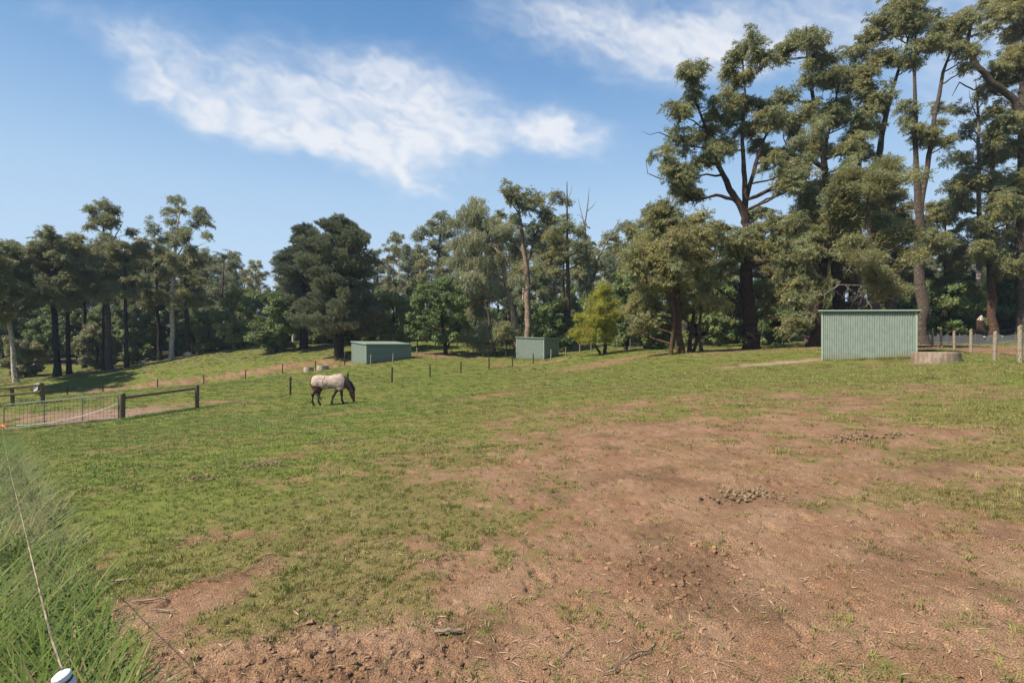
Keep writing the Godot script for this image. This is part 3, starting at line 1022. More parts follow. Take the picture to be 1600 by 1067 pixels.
func pine(sd: int, label: String, depth: float, col: float, top: float, half: float, leaf_c: Color, low: float) -> void:
	rng.seed = sd
	var base := spot(col, depth)
	var row := 533.0 + (EYE - base.y) / depth * 800.0
	var h := (row - top) * depth / 800.0
	var w := half * depth / 800.0
	var o := thing("pine_tree", label, "tree", "", base)
	var wood := Mb.new()
	wood.tube(PackedVector3Array([Vector3(0, -0.5, 0), Vector3(0, 0.1, 0), Vector3(0.1, h * 0.3, 0), Vector3(-0.1, h * 0.7, 0), Vector3(0, h, 0)]), PackedFloat32Array([0.75, 0.6, 0.48, 0.25, 0.04]), 10, 0.05)
	obj("trunk", wood.mesh(), M.bark_dark, o)
	var br := Mb.new()
	var buf := PackedFloat32Array()
	var lo := (row - low) * depth / 800.0
	var y := lo
	while y < h - 0.3:
		var t := (y - lo) / (h - lo)
		var reach := w * (0.14 + 0.86 * sqrt(1.0 - pow(absf(t - 0.28) / 0.72, 2.0))) * (0.9 + 0.16 * sin(t * 11.0 + sd))
		for i in 6:
			var a := rf(0, TAU)
			var L := reach * rf(0.68, 1.1)
			var d := Vector3(cos(a), 0, sin(a))
			var p0 := Vector3(0, y + rf(-0.3, 0.3), 0)
			var p1 := p0 + d * L * 0.6 + Vector3(0, L * rf(0.0, 0.18), 0)
			var p2 := p0 + d * L + Vector3(0, L * rf(0.12, 0.4), 0)
			br.tube(PackedVector3Array([p0, p1, p2]), PackedFloat32Array([0.05 + 0.012 * L, 0.04, 0.015]), 5)
			var m := int(L * 2.0) + 2
			for k in m:
				var u := lerpf(0.35, 1.0, (k + 0.5) / m)
				var q := p0.lerp(p1, u / 0.6) if u < 0.6 else p1.lerp(p2, (u - 0.6) / 0.4)
				for s in [-1.0, 1.0]:
					var q2: Vector3 = q + Vector3(-d.z, 0, d.x) * s * rf(0.0, 0.28) * L * (1.1 - u) + Vector3(0, rf(0.0, 0.25), 0)
					var kk := rf(0.72, 1.25)
					put(buf, Basis(Quaternion(Vector3.UP, (d * 0.7 + Vector3(0, 1.2, 0)).normalized())).rotated(d, rf(-0.3, 0.3)).scaled_local(Vector3(1, rf(0.9, 1.7), 1) * rf(0.38, 0.85)), q2, Color(leaf_c.r * kk, leaf_c.g * kk, leaf_c.b * kk))
		y += rf(0.42, 0.66)
	obj("branches", br.mesh(), M.bark_dark, o).set_meta("kind", "stuff")
	many("crown", pads.pine[0], M.needle, buf, o)

func bare_branches(o: Node3D, base: Vector3, depth: float, lines: Array, mat_name: String, called: String, twig := 0) -> void:
	for l in lines:
		var mb := Mb.new()
		var p := PackedVector3Array()
		var r := PackedFloat32Array()
		for q in l:
			p.append(at(q[0], q[1], depth) - base + Vector3(0, 0, q[3] if q.size() > 3 else 0.0))
			r.append(q[2])
		mb.tube(p, r, 6)
		for i in twig:
			var k := 1 + rng.randi() % (p.size() - 1)
			var a := p[k - 1].lerp(p[k], rng.randf())
			var d := rand_dir()
			d.y = d.y * 0.6 - 0.35
			var e := a + d * rf(0.4, 1.1)
			mb.tube(curve3(a, a.lerp(e, 0.5) + rand_dir() * 0.15, e, 4, 0.05), PackedFloat32Array([0.022, 0.018, 0.014, 0.01, 0.006]), 4, 0.0, false)
			for j in 3:
				var b := a.lerp(e, rf(0.4, 1.0))
				var f := b + (d + rand_dir()).normalized() * rf(0.2, 0.5)
				mb.tube(curve3(b, b.lerp(f, 0.5) + rand_dir() * 0.08, f, 3, 0.03), PackedFloat32Array([0.012, 0.01, 0.008, 0.004]), 3, 0.0, false)
		obj(called, mb.mesh(), M[mat_name], o)

# ------------------------------------------------------------------ sheds
func ribbed(a0: Vector3, b0: Vector3, a1: Vector3, b1: Vector3, ribs: int, amp: float, out: Vector3, mud := 0.18) -> Mb:  # sheet from edge a0-b0 to edge a1-b1, ribs running from 0 to 1
	var mb := Mb.new()
	var steps := ribs * 6
	for side in 2:
		var first := mb.v.size()
		for i in steps + 1:
			var t := float(i) / steps
			var ph := TAU * t * ribs
			var s := clampf(1.6 * sin(ph), -1.0, 1.0)
			var off := out * (amp * s - side * 0.004)
			var tang := (b0 - a0).normalized()
			var slope := amp * 1.6 * cos(ph) * TAU * ribs / a0.distance_to(b0) * (1.0 if absf(1.6 * sin(ph)) < 1.0 else 0.0)
			var nn := (out - tang * slope).normalized() * (1.0 if side == 0 else -1.0)
			var f := [a0.lerp(b0, t), Vector3.ZERO, a1.lerp(b1, t)]
			f[1] = f[0].lerp(f[2], mud + 0.05 * sin(t * 23.0) * mud + 0.3 * mud * sin(t * 9.0))
			for e in 3:
				var q: Vector3 = f[e]
				mb.v.append(q + off)
				mb.n.append(nn)
				mb.c.append(Color(0.95, 0.72, 0.55) if e == 0 and mud < 0.3 else Color.WHITE)
				mb.uv.append(Vector2(q.x + q.z, q.y))
		var p0 := mb.v[first]
		var turn := (mb.v[first + 1] - p0).cross(mb.v[first + 3] - p0).dot(out) * (1.0 if side == 0 else -1.0)
		for i in steps:
			for j in 2:
				var k := first + i * 3 + j
				for q in ([k, k + 3, k + 1, k + 3, k + 4, k + 1] if turn > 0.0 else [k, k + 1, k + 3, k + 3, k + 1, k + 4]):
					mb.ix.append(q)
	return mb

# corner: the corner nearest the eye; u, v: its two walls; tops: height of the roof at the corner, at the end of u, at the end of v
func shed(label: String, corner: Vector3, u: Vector3, v: Vector3, tops: Array, ribs_u: int, ribs_v: int, mat_u: String, mat_v: String, over := 0.12) -> void:
	var t := thing("field_shed", label, "shed", "green sheet metal shelters in the paddocks", Vector3(corner.x, ground(corner.x, corner.z), corner.z))
	var o := t.position
	var P := [Vector3(corner.x, 0, corner.z), Vector3(corner.x, 0, corner.z) + u, Vector3(corner.x, 0, corner.z) + u + v, Vector3(corner.x, 0, corner.z) + v]
	var T := [tops[0], tops[1], tops[1] + tops[2] - tops[0], tops[2]]
	var lo := []
	var hi := []
	for i in 4:
		lo.append(Vector3(P[i].x, ground(P[i].x, P[i].z) - 0.12, P[i].z) - o)
		hi.append(Vector3(P[i].x, T[i] - 0.03, P[i].z) - o)
	var un := u.normalized()
	var vn := v.normalized()
	obj("front_wall", ribbed(lo[0], lo[1], hi[0], hi[1], ribs_u, 0.024, -vn).mesh(), M[mat_u], t)
	obj("side_wall", ribbed(lo[0], lo[3], hi[0], hi[3], ribs_v, 0.016, -un).mesh(), M[mat_v], t)
	obj("side_wall", ribbed(lo[1], lo[2], hi[1], hi[2], ribs_v, 0.016, un).mesh(), M[mat_v], t)
	# roof sheet, ribs running down the slope, and its edge trims
	var rt := []
	var ex := [-un - vn, un - vn, un + vn, -un + vn]
	for i in 4:
		rt.append(Vector3(P[i].x, T[i] + 0.035, P[i].z) - o + ex[i] * over)
	var rn := (rt[1] - rt[0]).cross(rt[3] - rt[0]).normalized() as Vector3
	if rn.y < 0.0:
		rn = -rn
	obj("roof", ribbed(rt[0], rt[1], rt[3], rt[2], int(ribs_u * 1.1), 0.014, rn, 0.5).mesh(), M.roof_green, t)
	for i in 4:
		var a: Vector3 = rt[i] - Vector3(0, 0.035, 0)
		var b: Vector3 = rt[(i + 1) % 4] - Vector3(0, 0.035, 0)
		var mb := Mb.new()
		var d := (b - a).normalized()
		var s := d.cross(Vector3.UP).normalized()
		mb.box((a + b) / 2.0, (b - a) / 2.0 - d * 0.016, Vector3(0, 0.026, 0), s * 0.01)
		obj("roof_trim", mb.mesh(), M.flashing, t)
	for i in 4:
		var mb := Mb.new()
		var c: Vector3 = (lo[i] + hi[i]) / 2.0
		var e := ex[i] as Vector3
		var h := Vector3(0, (hi[i].y - lo[i].y) / 2.0, 0)
		mb.box(c + e * 0.022 - un * signf(e.dot(un)) * 0.03, un * 0.035, h, vn * 0.004)
		mb.box(c + e * 0.026 - vn * signf(e.dot(vn)) * 0.026, un * 0.004, h, vn * 0.035)
		obj("corner_flashing", mb.mesh(), M.flashing if i < 2 or i == 3 else M.sheet_green, t)
	for i in [2, 3]:  # posts of the open side
		var mb := Mb.new()
		mb.rod(lo[i] - ex[i] * 0.09, hi[i] - ex[i] * 0.09, 0.05)
		obj("post", mb.mesh(), M.post_wood, t)

# ------------------------------------------------------------------ fences
func post_mesh(h: float, r: float, sd: int) -> ArrayMesh:
	rng.seed = sd
	var mb := Mb.new()
	mb.tube(PackedVector3Array([Vector3(0, -0.4, 0), Vector3(rf(-0.01, 0.01), h * 0.5, 0), Vector3(rf(-0.02, 0.02), h - 0.02, rf(-0.02, 0.02)), Vector3(0, h, 0)]), PackedFloat32Array([r, r * 0.97, r * 0.95, r * 0.8]), 8, 0.03)
	return mb.mesh()

func fence(label: String, posts: Array, h: float, r: float, wood: String, wires: Array, net := 0.0, net_mat := "steel", group := "") -> Node3D:  # posts: [column, depth]
	var p0 := spot(posts[0][0], posts[0][1])
	var t := thing("wire_fence", label, "fence", group, p0)
	var pm := post_mesh(h, r, 17)
	var feet := []
	for i in posts.size():
		var p := spot(posts[i][0], posts[i][1]) - p0
		feet.append(p)
		var o := obj("post", pm, M[wood], t)
		o.position = p
		o.rotation = Vector3(rf(-0.03, 0.03), rf(0, TAU), rf(-0.03, 0.03))
		o.scale = Vector3(1, rf(0.94, 1.06), 1)
	for w in wires:
		var mb := Mb.new()
		var path := PackedVector3Array()
		var rr := PackedFloat32Array()
		for i in feet.size() - 1:
			for k in 4:
				var q: Vector3 = feet[i].lerp(feet[i + 1], k / 4.0)
				path.append(q + Vector3(0, w - 0.03 * sin(PI * k / 4.0), r))
				rr.append(0.0035)
		path.append(feet[-1] + Vector3(0, w, r))
		rr.append(0.0035)
		mb.tube(path, rr, 3, 0.0, false)
		obj("wire", mb.mesh(), M.steel, t)
	if net > 0.0:
		var mb := Mb.new()
		for i in feet.size() - 1:
			var ln: float = feet[i].distance_to(feet[i + 1])
			var nv := int(ln / 0.14)
			for k in nv:
				var a: Vector3 = feet[i].lerp(feet[i + 1], float(k) / nv)
				var b: Vector3 = feet[i].lerp(feet[i + 1], float(k + 1) / nv)
				for y in [0.06, net * 0.35, net * 0.68, net]:
					mb.tube(PackedVector3Array([a + Vector3(0, y, r), b + Vector3(0, y, r)]), PackedFloat32Array([0.003, 0.003]), 3, 0.0, false)
				mb.tube(PackedVector3Array([a + Vector3(0, 0.04, r), a + Vector3(0, net, r)]), PackedFloat32Array([0.0025, 0.0025]), 3, 0.0, false)
		obj("netting", mb.mesh(), M[net_mat], t).set_meta("kind", "stuff")
	return t

func make_fences() -> void:
	rng.seed = 300
	fence("line of short dark posts with plain wire running down past the horse", [[453, 30.0], [543, 32.4], [612, 35.0], [672, 39.5], [720, 43.5], [764, 47.5], [801, 50.5], [833, 52.0]], 1.02, 0.06, "post_dark", [0.5, 0.75, 0.98])
	fence("second line of dark posts running along the lower track to the left shed", [[104, 54.0], [160, 54.5], [245, 55.0], [318, 55.0], [383, 55.0], [441, 55.0], [493, 54.5], [538, 51.0], [579, 48.5]], 1.05, 0.055, "post_dark", [0.5, 0.98])
	fence("pale posts with netting passing in front of the left shed", [[579, 48.4], [614, 49.8], [651, 53.5], [706, 59.0]], 1.1, 0.06, "post_pale", [1.0], 0.9, "steel_dark")
	fence("pale post and netting fence from the middle shed to the yellow wattle", [[861, 52.6], [884, 53.5], [906, 55.5], [924, 58.0], [948, 60.0], [985, 60.5]], 1.1, 0.06, "post_pale", [1.05], 0.95, "steel_dark")
	fence("boundary fence of grey posts at the foot of the big brown barked gum", [[985, 58.0], [1021, 56.0], [1072, 55.5], [1122, 55.0], [1180, 55.0], [1235, 54.5], [1290, 53.0]], 1.15, 0.06, "post_wood", [0.6, 0.85, 1.1], 0.7)
	fence("boundary fence under the dark trees between the left and middle sheds", [[640, 69.0], [652, 69.0], [680, 69.0], [714, 68.0], [760, 68.0], [800, 67.5], [840, 67.0]], 1.25, 0.08, "post_wood", [0.7, 1.0, 1.2])
	fence("far boundary fence of small grey posts beyond the white trunked gum", [[290, 86.0], [311, 86.0], [330, 86.0], [350, 86.0], [369, 86.0], [390, 85.0], [415, 85.0]], 1.1, 0.07, "post_wood", [0.6, 1.0])
	fence("thick pale posts with a top wire beside the right shed", [[1595, 17.2], [1555, 20.4], [1518, 25.6], [1492, 30.5], [1472, 35.0], [1458, 39.0]], 1.22, 0.072, "post_pale", [0.45, 0.8, 1.2])
	# the arena's far fence with sagging shade netting
	var p0 := spot(1436, 44.0)
	var t := thing("netting_fence", "far arena fence with sagging grey netting on white steel posts", "fence", "", p0)
	var pm := Mb.new()
	pm.rod(Vector3(0, -0.3, 0), Vector3(0, 0.95, 0), 0.022)
	var pmesh := pm.mesh()
	var line := []
	for c in [1436, 1453, 1466, 1481, 1500, 1525, 1560, 1600, 1650]:
		var p := spot(c, 44.0 - 0.01 * (c - 1436)) - p0
		line.append(p)
		var o := obj("post", pmesh, M.steel, t)
		o.position = p
	var mb := Mb.new()
	for i in line.size() - 1:
		for k in 10:
			var q := []
			for e in 2:
				var u := (k + e) / 10.0
				var b: Vector3 = line[i].lerp(line[i + 1], u)
				var sag := 0.09 * sin(PI * u) + 0.05 * sin(u * 9.0 + i * 2.0)
				q.append(b + Vector3(0, 0.04, 0.05 + 0.01 * sin(u * 6.0 + i)))
				q.append(b + Vector3(0, 0.86 - sag, 0.06 + 0.012 * sin(u * 5.0 + i * 3.0)))
			mb.quad(q[0], q[1], q[3], q[2], Vector3(0, 0, 1))
	var net := obj("shade_netting", mb.mesh(), M.netting, t)
	net.position = Vector3.ZERO
	for c in [1536, 1564]:
		var rag := Mb.new()
		var p := spot(c, 43.0) - p0
		rag.quad(p + Vector3(-0.07, 0.62, 0.15), p + Vector3(-0.07, 0.72, 0.15), p + Vector3(0.09, 0.7, 0.17), p + Vector3(0.09, 0.6, 0.16), Vector3(0, 0, 1))
		obj("white_tag", rag.mesh(), M.tape_white, t)

func make_gate() -> void:
	rng.seed = 320
	var a := at(5, 671, 22.8)
	var b := at(184, 656.5, 23.6)
	a.y = ground(a.x, a.z) + 0.09
	b.y = ground(b.x, b.z) + 0.09
	var ax := (b - a).normalized()
	var ln := a.distance_to(b)
	var up := Vector3(0, 1, 0)
	var h := 1.08
	var t := thing("farm_gate", "long silver mesh farm gate with rounded top corners hung between the rails", "gate", "", a)
	var fr := Mb.new()
	var path := PackedVector3Array([Vector3.ZERO, up * (h - 0.22)])
	for i in 5:
		var g := PI / 2 * (i + 1) / 5.0
		path.append(up * (h - 0.22 + 0.22 * sin(g)) + ax * (0.22 - 0.22 * cos(g)))
	for i in 5:
		var g := PI / 2 * i / 5.0
		path.append(up * (h - 0.22 + 0.22 * cos(g)) + ax * (ln - 0.22 + 0.22 * sin(g)))
	path.append(ax * ln + up * (h - 0.22))
	path.append(ax * ln)
	var rr := PackedFloat32Array()
	rr.resize(path.size())
	rr.fill(0.024)
	fr.tube(path, rr, 8)
	fr.rod(Vector3.ZERO, ax * ln, 0.024, 8)
	obj("frame", fr.mesh(), M.steel, t)
	for f in [0.345, 0.68]:
		var u := Mb.new()
		u.rod(ax * ln * f, ax * ln * f + up * h, 0.022, 8)
		obj("upright", u.mesh(), M.steel, t)
	var wm := Mb.new()
	var n := int(ln / 0.15)
	for i in range(1, n):
		var q := ax * ln * i / n
		wm.tube(PackedVector3Array([q, q + up * (h - 0.01)]), PackedFloat32Array([0.006, 0.006]), 3, 0.0, false)
	for i in range(1, 7):
		var q := up * h * i / 7.0
		wm.tube(PackedVector3Array([q, q + ax * ln]), PackedFloat32Array([0.006, 0.006]), 3, 0.0, false)
	obj("wire_mesh", wm.mesh(), M.steel_dark, t).set_meta("kind", "stuff")
	for y in [0.2, 0.85]:
		var hg := Mb.new()
		hg.rod(ax * ln + up * y, ax * (ln + 0.16) + up * y, 0.02)
		obj("hinge", hg.mesh(), M.steel_dark, t)
	# rail fence to its right
	var p := spot(190, 23.7)
	var q := spot(307, 25.5)
	var rail := thing("rail_fence", "wooden rail fence between two square posts to the right of the gate", "fence", "", p)
	var strainer := obj("post", post_mesh(1.16, 0.13, 5), M.post_wood, rail)
	strainer.position = Vector3.ZERO
	obj("post", post_mesh(1.12, 0.1, 6), M.post_wood, rail).position = q - p
	var rm := Mb.new()
	rm.tube(PackedVector3Array([Vector3(0.05, 1.0, 0.02), (q - p) * 0.5 + Vector3(0, 1.0, 0.02), q - p + Vector3(-0.05, 1.0, 0.02)]), PackedFloat32Array([0.075, 0.07, 0.07]), 8, 0.03)
	obj("rail", rm.mesh(), M.post_wood, rail)
	# rails beyond the gate on the left edge
	var c := spot(65, 27.2)
	var e := spot(-75, 26.4)
	var lr := thing("rail_fence", "two rail wooden fence behind the gate with white sheeting on its end", "fence", "", c)
	for k in [[0.0, 1.08, 0.12], [0.34, 1.0, 0.09], [1.0, 1.0, 0.09]]:
		var pp := c.lerp(e, k[0])
		pp.y = ground(pp.x, pp.z)
		obj("post", post_mesh(k[1], k[2], 9), M.post_wood, lr).position = pp - c
	for y in [0.98, 0.62]:
		var m2 := Mb.new()
		m2.rod(Vector3(0, y, 0.1), e - c + Vector3(0, y, 0.1), 0.06, 8)
		obj("rail", m2.mesh(), M.post_wood, lr)
	var sh := Mb.new()
	sh.quad(Vector3(-0.3, 0.6, 0.17), Vector3(-0.34, 1.0, 0.18), Vector3(-0.04, 1.12, 0.14), Vector3(-0.1, 0.74, 0.17), Vector3(0, 0, 1))
	obj("white_sheet", sh.mesh(), M.tape_white, lr)
	# the tape across the gate and its handle
	var tp := Mb.new()
	var pts := PackedVector3Array()
	var tr := PackedFloat32Array()
	for i in 9:
		var u := i / 8.0
		var s := (p + Vector3(-0.1, 0.72, 0.16)).lerp(a + ax * 0.6 + Vector3(0, 0.12, 0.14), u)
		pts.append(s - Vector3(0, 0.22 * sin(PI * u), 0) - p)
		tr.append(0.011)
	tp.tube(pts, tr, 4)
	var tape := obj("gate_tape", tp.mesh(), M.tape_white)
	tape.position = p
	tag(tape, "white electric tape slung across the front of the mesh gate", "tape")
	var hd := Mb.new()
	hd.tube(PackedVector3Array([Vector3(-0.12, 0.0, 0), Vector3(-0.05, 0.05, 0), Vector3(0.06, 0.02, 0), Vector3(0.16, -0.06, 0.02)]), PackedFloat32Array([0.03, 0.055, 0.05, 0.012]), 8)
	hd.tube(PackedVector3Array([Vector3(-0.02, 0.03, 0), Vector3(0.04, 0.12, 0.03), Vector3(0.1, 0.1, 0.03)]), PackedFloat32Array([0.02, 0.025, 0.012]), 6)
	var ho := obj("orange_toggle", hd.mesh(), M.orange_plastic)
	ho.position = a + ax * 0.12 + Vector3(0, 0.12, 0.16)
	tag(ho, "orange plastic toggle lying at the left foot of the mesh gate", "toggle")

func make_near_wire() -> void:
	var depth := 1.2
	var top := Vector3(-1.052, EYE - 0.795, -depth)
	var foot := ground(top.x, top.z)
	var picket := thing("fence_post", "low rusty steel picket standing under the white insulator", "post", "", Vector3(top.x - 0.035, foot, top.z + 0.03))
	var st := Mb.new()
	for k in 3:
		var a := TAU * k / 3.0 + 0.4
		st.box(Vector3(cos(a) * 0.012, (top.y - foot) / 2.0 - 0.16, sin(a) * 0.012), Vector3(cos(a) * 0.012, 0, sin(a) * 0.012), Vector3(0, (top.y - foot) / 2.0 + 0.14, 0), Vector3(-sin(a) * 0.003, 0, cos(a) * 0.003))
	obj("stake", st.mesh(), M.rust, picket)
	var ins := thing("insulator", "round white insulator with a dark groove at the end of the fence wire", "insulator", "", top)
	var prof := [[0.0, -0.03], [0.016, -0.03], [0.026, -0.024], [0.028, -0.012], [0.022, -0.004], [0.02, 0.0], [0.022, 0.004], [0.028, 0.012], [0.026, 0.024], [0.016, 0.03], [0.0, 0.03]]
	var body := Mb.new()
	body.lathe(Vector3.ZERO, prof, 24)
	var bo := obj("body", body.mesh(), M.porcelain, ins)
	bo.rotation = Vector3(0.25, 0, 0.2)
	bo.scale = Vector3.ONE * 0.7
	var gr := Mb.new()
	var gp := PackedVector3Array()
	var gr_r := PackedFloat32Array()
	for i in 25:
		var a := TAU * i / 24.0
		gp.append(Vector3(cos(a) * 0.0225, 0, sin(a) * 0.0225))
		gr_r.append(0.0035)
	gr.tube(gp, gr_r, 6, 0.0, false)
	var go := obj("groove_wire", gr.mesh(), M.black_rubber, ins)
	go.rotation = bo.rotation
	go.scale = bo.scale
	var tie := Mb.new()
	tie.rod(Vector3(-0.02, -0.004, 0.0), Vector3(-0.075, -0.012, 0.012), 0.0035)
	obj("tie_wire", tie.mesh(), M.rust, ins)
	var w := Mb.new()
	var path := PackedVector3Array()
	var rr := PackedFloat32Array()
	for q in [[1.205, 1046, 97], [1.35, 1000, 80.5], [1.7, 925, 61.5], [1.95, 890, 53], [2.4, 862, 46], [4.1, 800, 31], [7.0, 745, 17], [11.0, 702, 8], [16.0, 676, 3], [22.7, 641, 1]]:
		path.append(at(q[2], q[1], q[0]) - top)
		rr.append(0.0026)
	var smooth := PackedVector3Array()
	var srr := PackedFloat32Array()
	for i in path.size() - 1:
		for k in 3:
			smooth.append(path[i].cubic_interpolate(path[i + 1], path[maxi(i - 1, 0)], path[mini(i + 2, path.size() - 1)], k / 3.0))
			srr.append(0.0026)
	smooth.append(path[-1])
	srr.append(0.0026)
	w.tube(smooth, srr, 6)
	var wo := obj("fence_wire", w.mesh(), M.post_pale)
	wo.position = top
	tag(wo, "pale electric fence wire running from the insulator through the long grass", "wire")

# ------------------------------------------------------------------ troughs, sticks
func make_troughs() -> void:
	for q in [[1463, 22.3, 0.86, 0.44, "concrete", "wide brown stained concrete water trough against the right shed"], [482, 49.5, 0.46, 0.46, "concrete_pale", "round concrete trough behind the horse, the one by the leaner dark post"], [504, 48.2, 0.55, 0.44, "concrete_pale", "wider round concrete trough just above the horse's back"]]:
		var p := spot(q[0], q[1])
		var t := thing("round_trough", q[5], "trough", "round concrete troughs", p)
		var r: float = q[2]
		var h: float = q[3]
		var mb := Mb.new()
		mb.lathe(Vector3.ZERO, [[r * 1.01, -0.2], [r, 0.0], [r * 0.995, h * 0.5], [r * 0.985, h - 0.02], [r * 0.97, h], [r * 0.91, h], [r * 0.895, h - 0.02], [r * 0.89, h - 0.24]], 40, 0.004)
		obj("ring", mb.mesh(), M[q[4]], t)
		var wt := Mb.new()
		wt.lathe(Vector3.ZERO, [[r * 0.893, h - 0.16], [0.0, h - 0.158]], 32)
		obj("water", wt.mesh(), M.trough_water, t)

func make_sticks() -> void:
	rng.seed = 410
	for s in [[700, 993, 0.16, 0.02, 0.1, "short thick grey stick lying by the grass tufts below the middle"], [232, 942, 0.22, 0.012, 0.25, "curved pale stick on the brown patch at the lower left"], [253, 958, 0.16, 0.009, -0.1, "thin stick lying below the curved one on the brown patch"], [985, 1035, 0.4, 0.008, 0.6, "long thin twig on bare soil at the bottom edge"], [183, 912, 0.18, 0.014, 0.3, "dark stick half hidden at the top of the lower left brown patch"], [885, 1025, 0.13, 0.006, 0.9, "bent straw coloured leaf stalk near the bottom centre"]]:
		var p := Vector3.ZERO
		var d := 2.0
		while d < 20.0:
			p = at(s[0], s[1], d)
			if p.y < ground(p.x, p.z) + relief(p.x, p.z, 1.0):
				break
			d += 0.01
		var mb := Mb.new()
		var path := PackedVector3Array()
		var rr := PackedFloat32Array()
		for i in 7:
			var u := i / 6.0 - 0.5
			path.append(Vector3(cos(s[4]) * u * s[2], 0.01 + s[3] + 0.12 * s[2] * (0.25 - u * u), -sin(s[4]) * u * s[2] + rf(-0.06, 0.06) * s[2]))
			rr.append(s[3] * 0.62 * (1.0 - 0.5 * absf(u)) * rf(0.85, 1.1))
		mb.tube(path, rr, 7, 0.05)
		var o := obj("stick", mb.mesh(), M.stick_wood)
		o.position = p
		tag(o, s[5], "stick", "sticks lying on the soil")
	# grey fallen branch and stone under the far gums
	var p := spot(226, 77.0)
	var br := Mb.new()
	br.tube(PackedVector3Array([Vector3(-1.4, 0.1, 0.2), Vector3(-0.4, 0.25, 0), Vector3(0.6, 0.35, -0.1), Vector3(1.5, 0.2, 0.2)]), PackedFloat32Array([0.05, 0.12, 0.09, 0.03]), 7)
	br.tube(PackedVector3Array([Vector3(-0.2, 0.28, 0), Vector3(0.2, 0.7, 0.1), Vector3(0.7, 0.8, 0.1)]), PackedFloat32Array([0.07, 0.05, 0.02]), 6)
	var bo := obj("fallen_branch", br.mesh(), M.dead_wood)
	bo.position = p
	tag(bo, "grey fallen branch on leaf litter left of the white trunked gum", "branch")
	var st := obj("pale_stone", lump_mesh(12, 0.5, 0.9), M.concrete_pale)
	st.position = spot(293, 72.8, 0.25)
	st.scale = Vector3(0.6, 0.55, 0.5)
	tag(st, "pale stone at the foot of the forked dark gum beside the white trunk", "stone")

# ------------------------------------------------------------------ horse: distance fields joined smoothly and meshed
func capsule(p: Vector3, b: Array) -> float:
	var pa := p - (b[0] as Vector3)
	var ba := (b[1] as Vector3) - (b[0] as Vector3)
	var t := clampf(pa.dot(ba) / ba.length_squared(), 0.0, 1.0)
	var q := pa - ba * t
	return Vector3(q.x, q.y, q.z * b[4]).length() - lerpf(b[2], b[3], t)

func field(p: Vector3, bones: Array, k: float) -> float:
	var d := 1e3
	for b in bones:
		var e := capsule(p, b)
		if e > d + k and d < 1e2:
			continue
		var h := clampf(0.5 + 0.5 * (d - e) / k, 0.0, 1.0)
		d = lerpf(d, e, h) - k * h * (1.0 - h)
	return d

func surface_nets(f: Callable, lo: Vector3, hi: Vector3, cell: float, paint: Callable) -> Mb:
	var n := Vector3i(((hi - lo) / cell).ceil()) + Vector3i.ONE
	var val := PackedFloat32Array()
	val.resize(n.x * n.y * n.z)
	for z in n.z:
		for y in n.y:
			for x in n.x:
				val[(z * n.y + y) * n.x + x] = f.call(lo + Vector3(x, y, z) * cell)
	var mb := Mb.new()
	var id := PackedInt32Array()
	id.resize(n.x * n.y * n.z)
	id.fill(-1)
	var step := [1, n.x, n.x * n.y]
	for z in n.z - 1:
		for y in n.y - 1:
			for x in n.x - 1:
				var k := (z * n.y + y) * n.x + x
				var sum := Vector3.ZERO
				var m := 0
				for e in 12:
					var ax := e / 4
					var o1: int = step[(ax + 1) % 3] * (e & 1)
					var o2: int = step[(ax + 2) % 3] * ((e >> 1) & 1)
					var va := val[k + o1 + o2]
					var vb := val[k + o1 + o2 + step[ax]]
					if (va < 0.0) != (vb < 0.0):
						var p := Vector3.ZERO
						p[ax] = va / (va - vb)
						p[(ax + 1) % 3] = e & 1
						p[(ax + 2) % 3] = (e >> 1) & 1
						sum += p
						m += 1
				if m:
					id[k] = mb.v.size()
					var q := lo + (Vector3(x, y, z) + sum / m) * cell
					mb.v.append(q)
					var h := cell * 0.5
					var fc: float = f.call(q)
					mb.n.append(Vector3(f.call(q + Vector3(h, 0, 0)) - fc, f.call(q + Vector3(0, h, 0)) - fc, f.call(q + Vector3(0, 0, h)) - fc).normalized())
					mb.uv.append(Vector2(q.x, q.y))
					mb.c.append(paint.call(q))
	for z in range(1, n.z - 1):
		for y in range(1, n.y - 1):
			for x in range(1, n.x - 1):
				var k := (z * n.y + y) * n.x + x
				for ax in 3:
					if (val[k] < 0.0) != (val[k + step[ax]] < 0.0):
						var s1: int = step[(ax + 1) % 3]
						var s2: int = step[(ax + 2) % 3]
						var q := [id[k], id[k - s1], id[k - s1 - s2], id[k - s2]]
						if q.min() < 0:
							continue
						var nn := (mb.v[q[2]] - mb.v[q[0]]).cross(mb.v[q[1]] - mb.v[q[0]])
						if nn.dot(mb.n[q[0]]) < 0.0:
							q.reverse()
						for i in [0, 1, 2, 0, 2, 3]:
							mb.ix.append(q[i])
	return mb

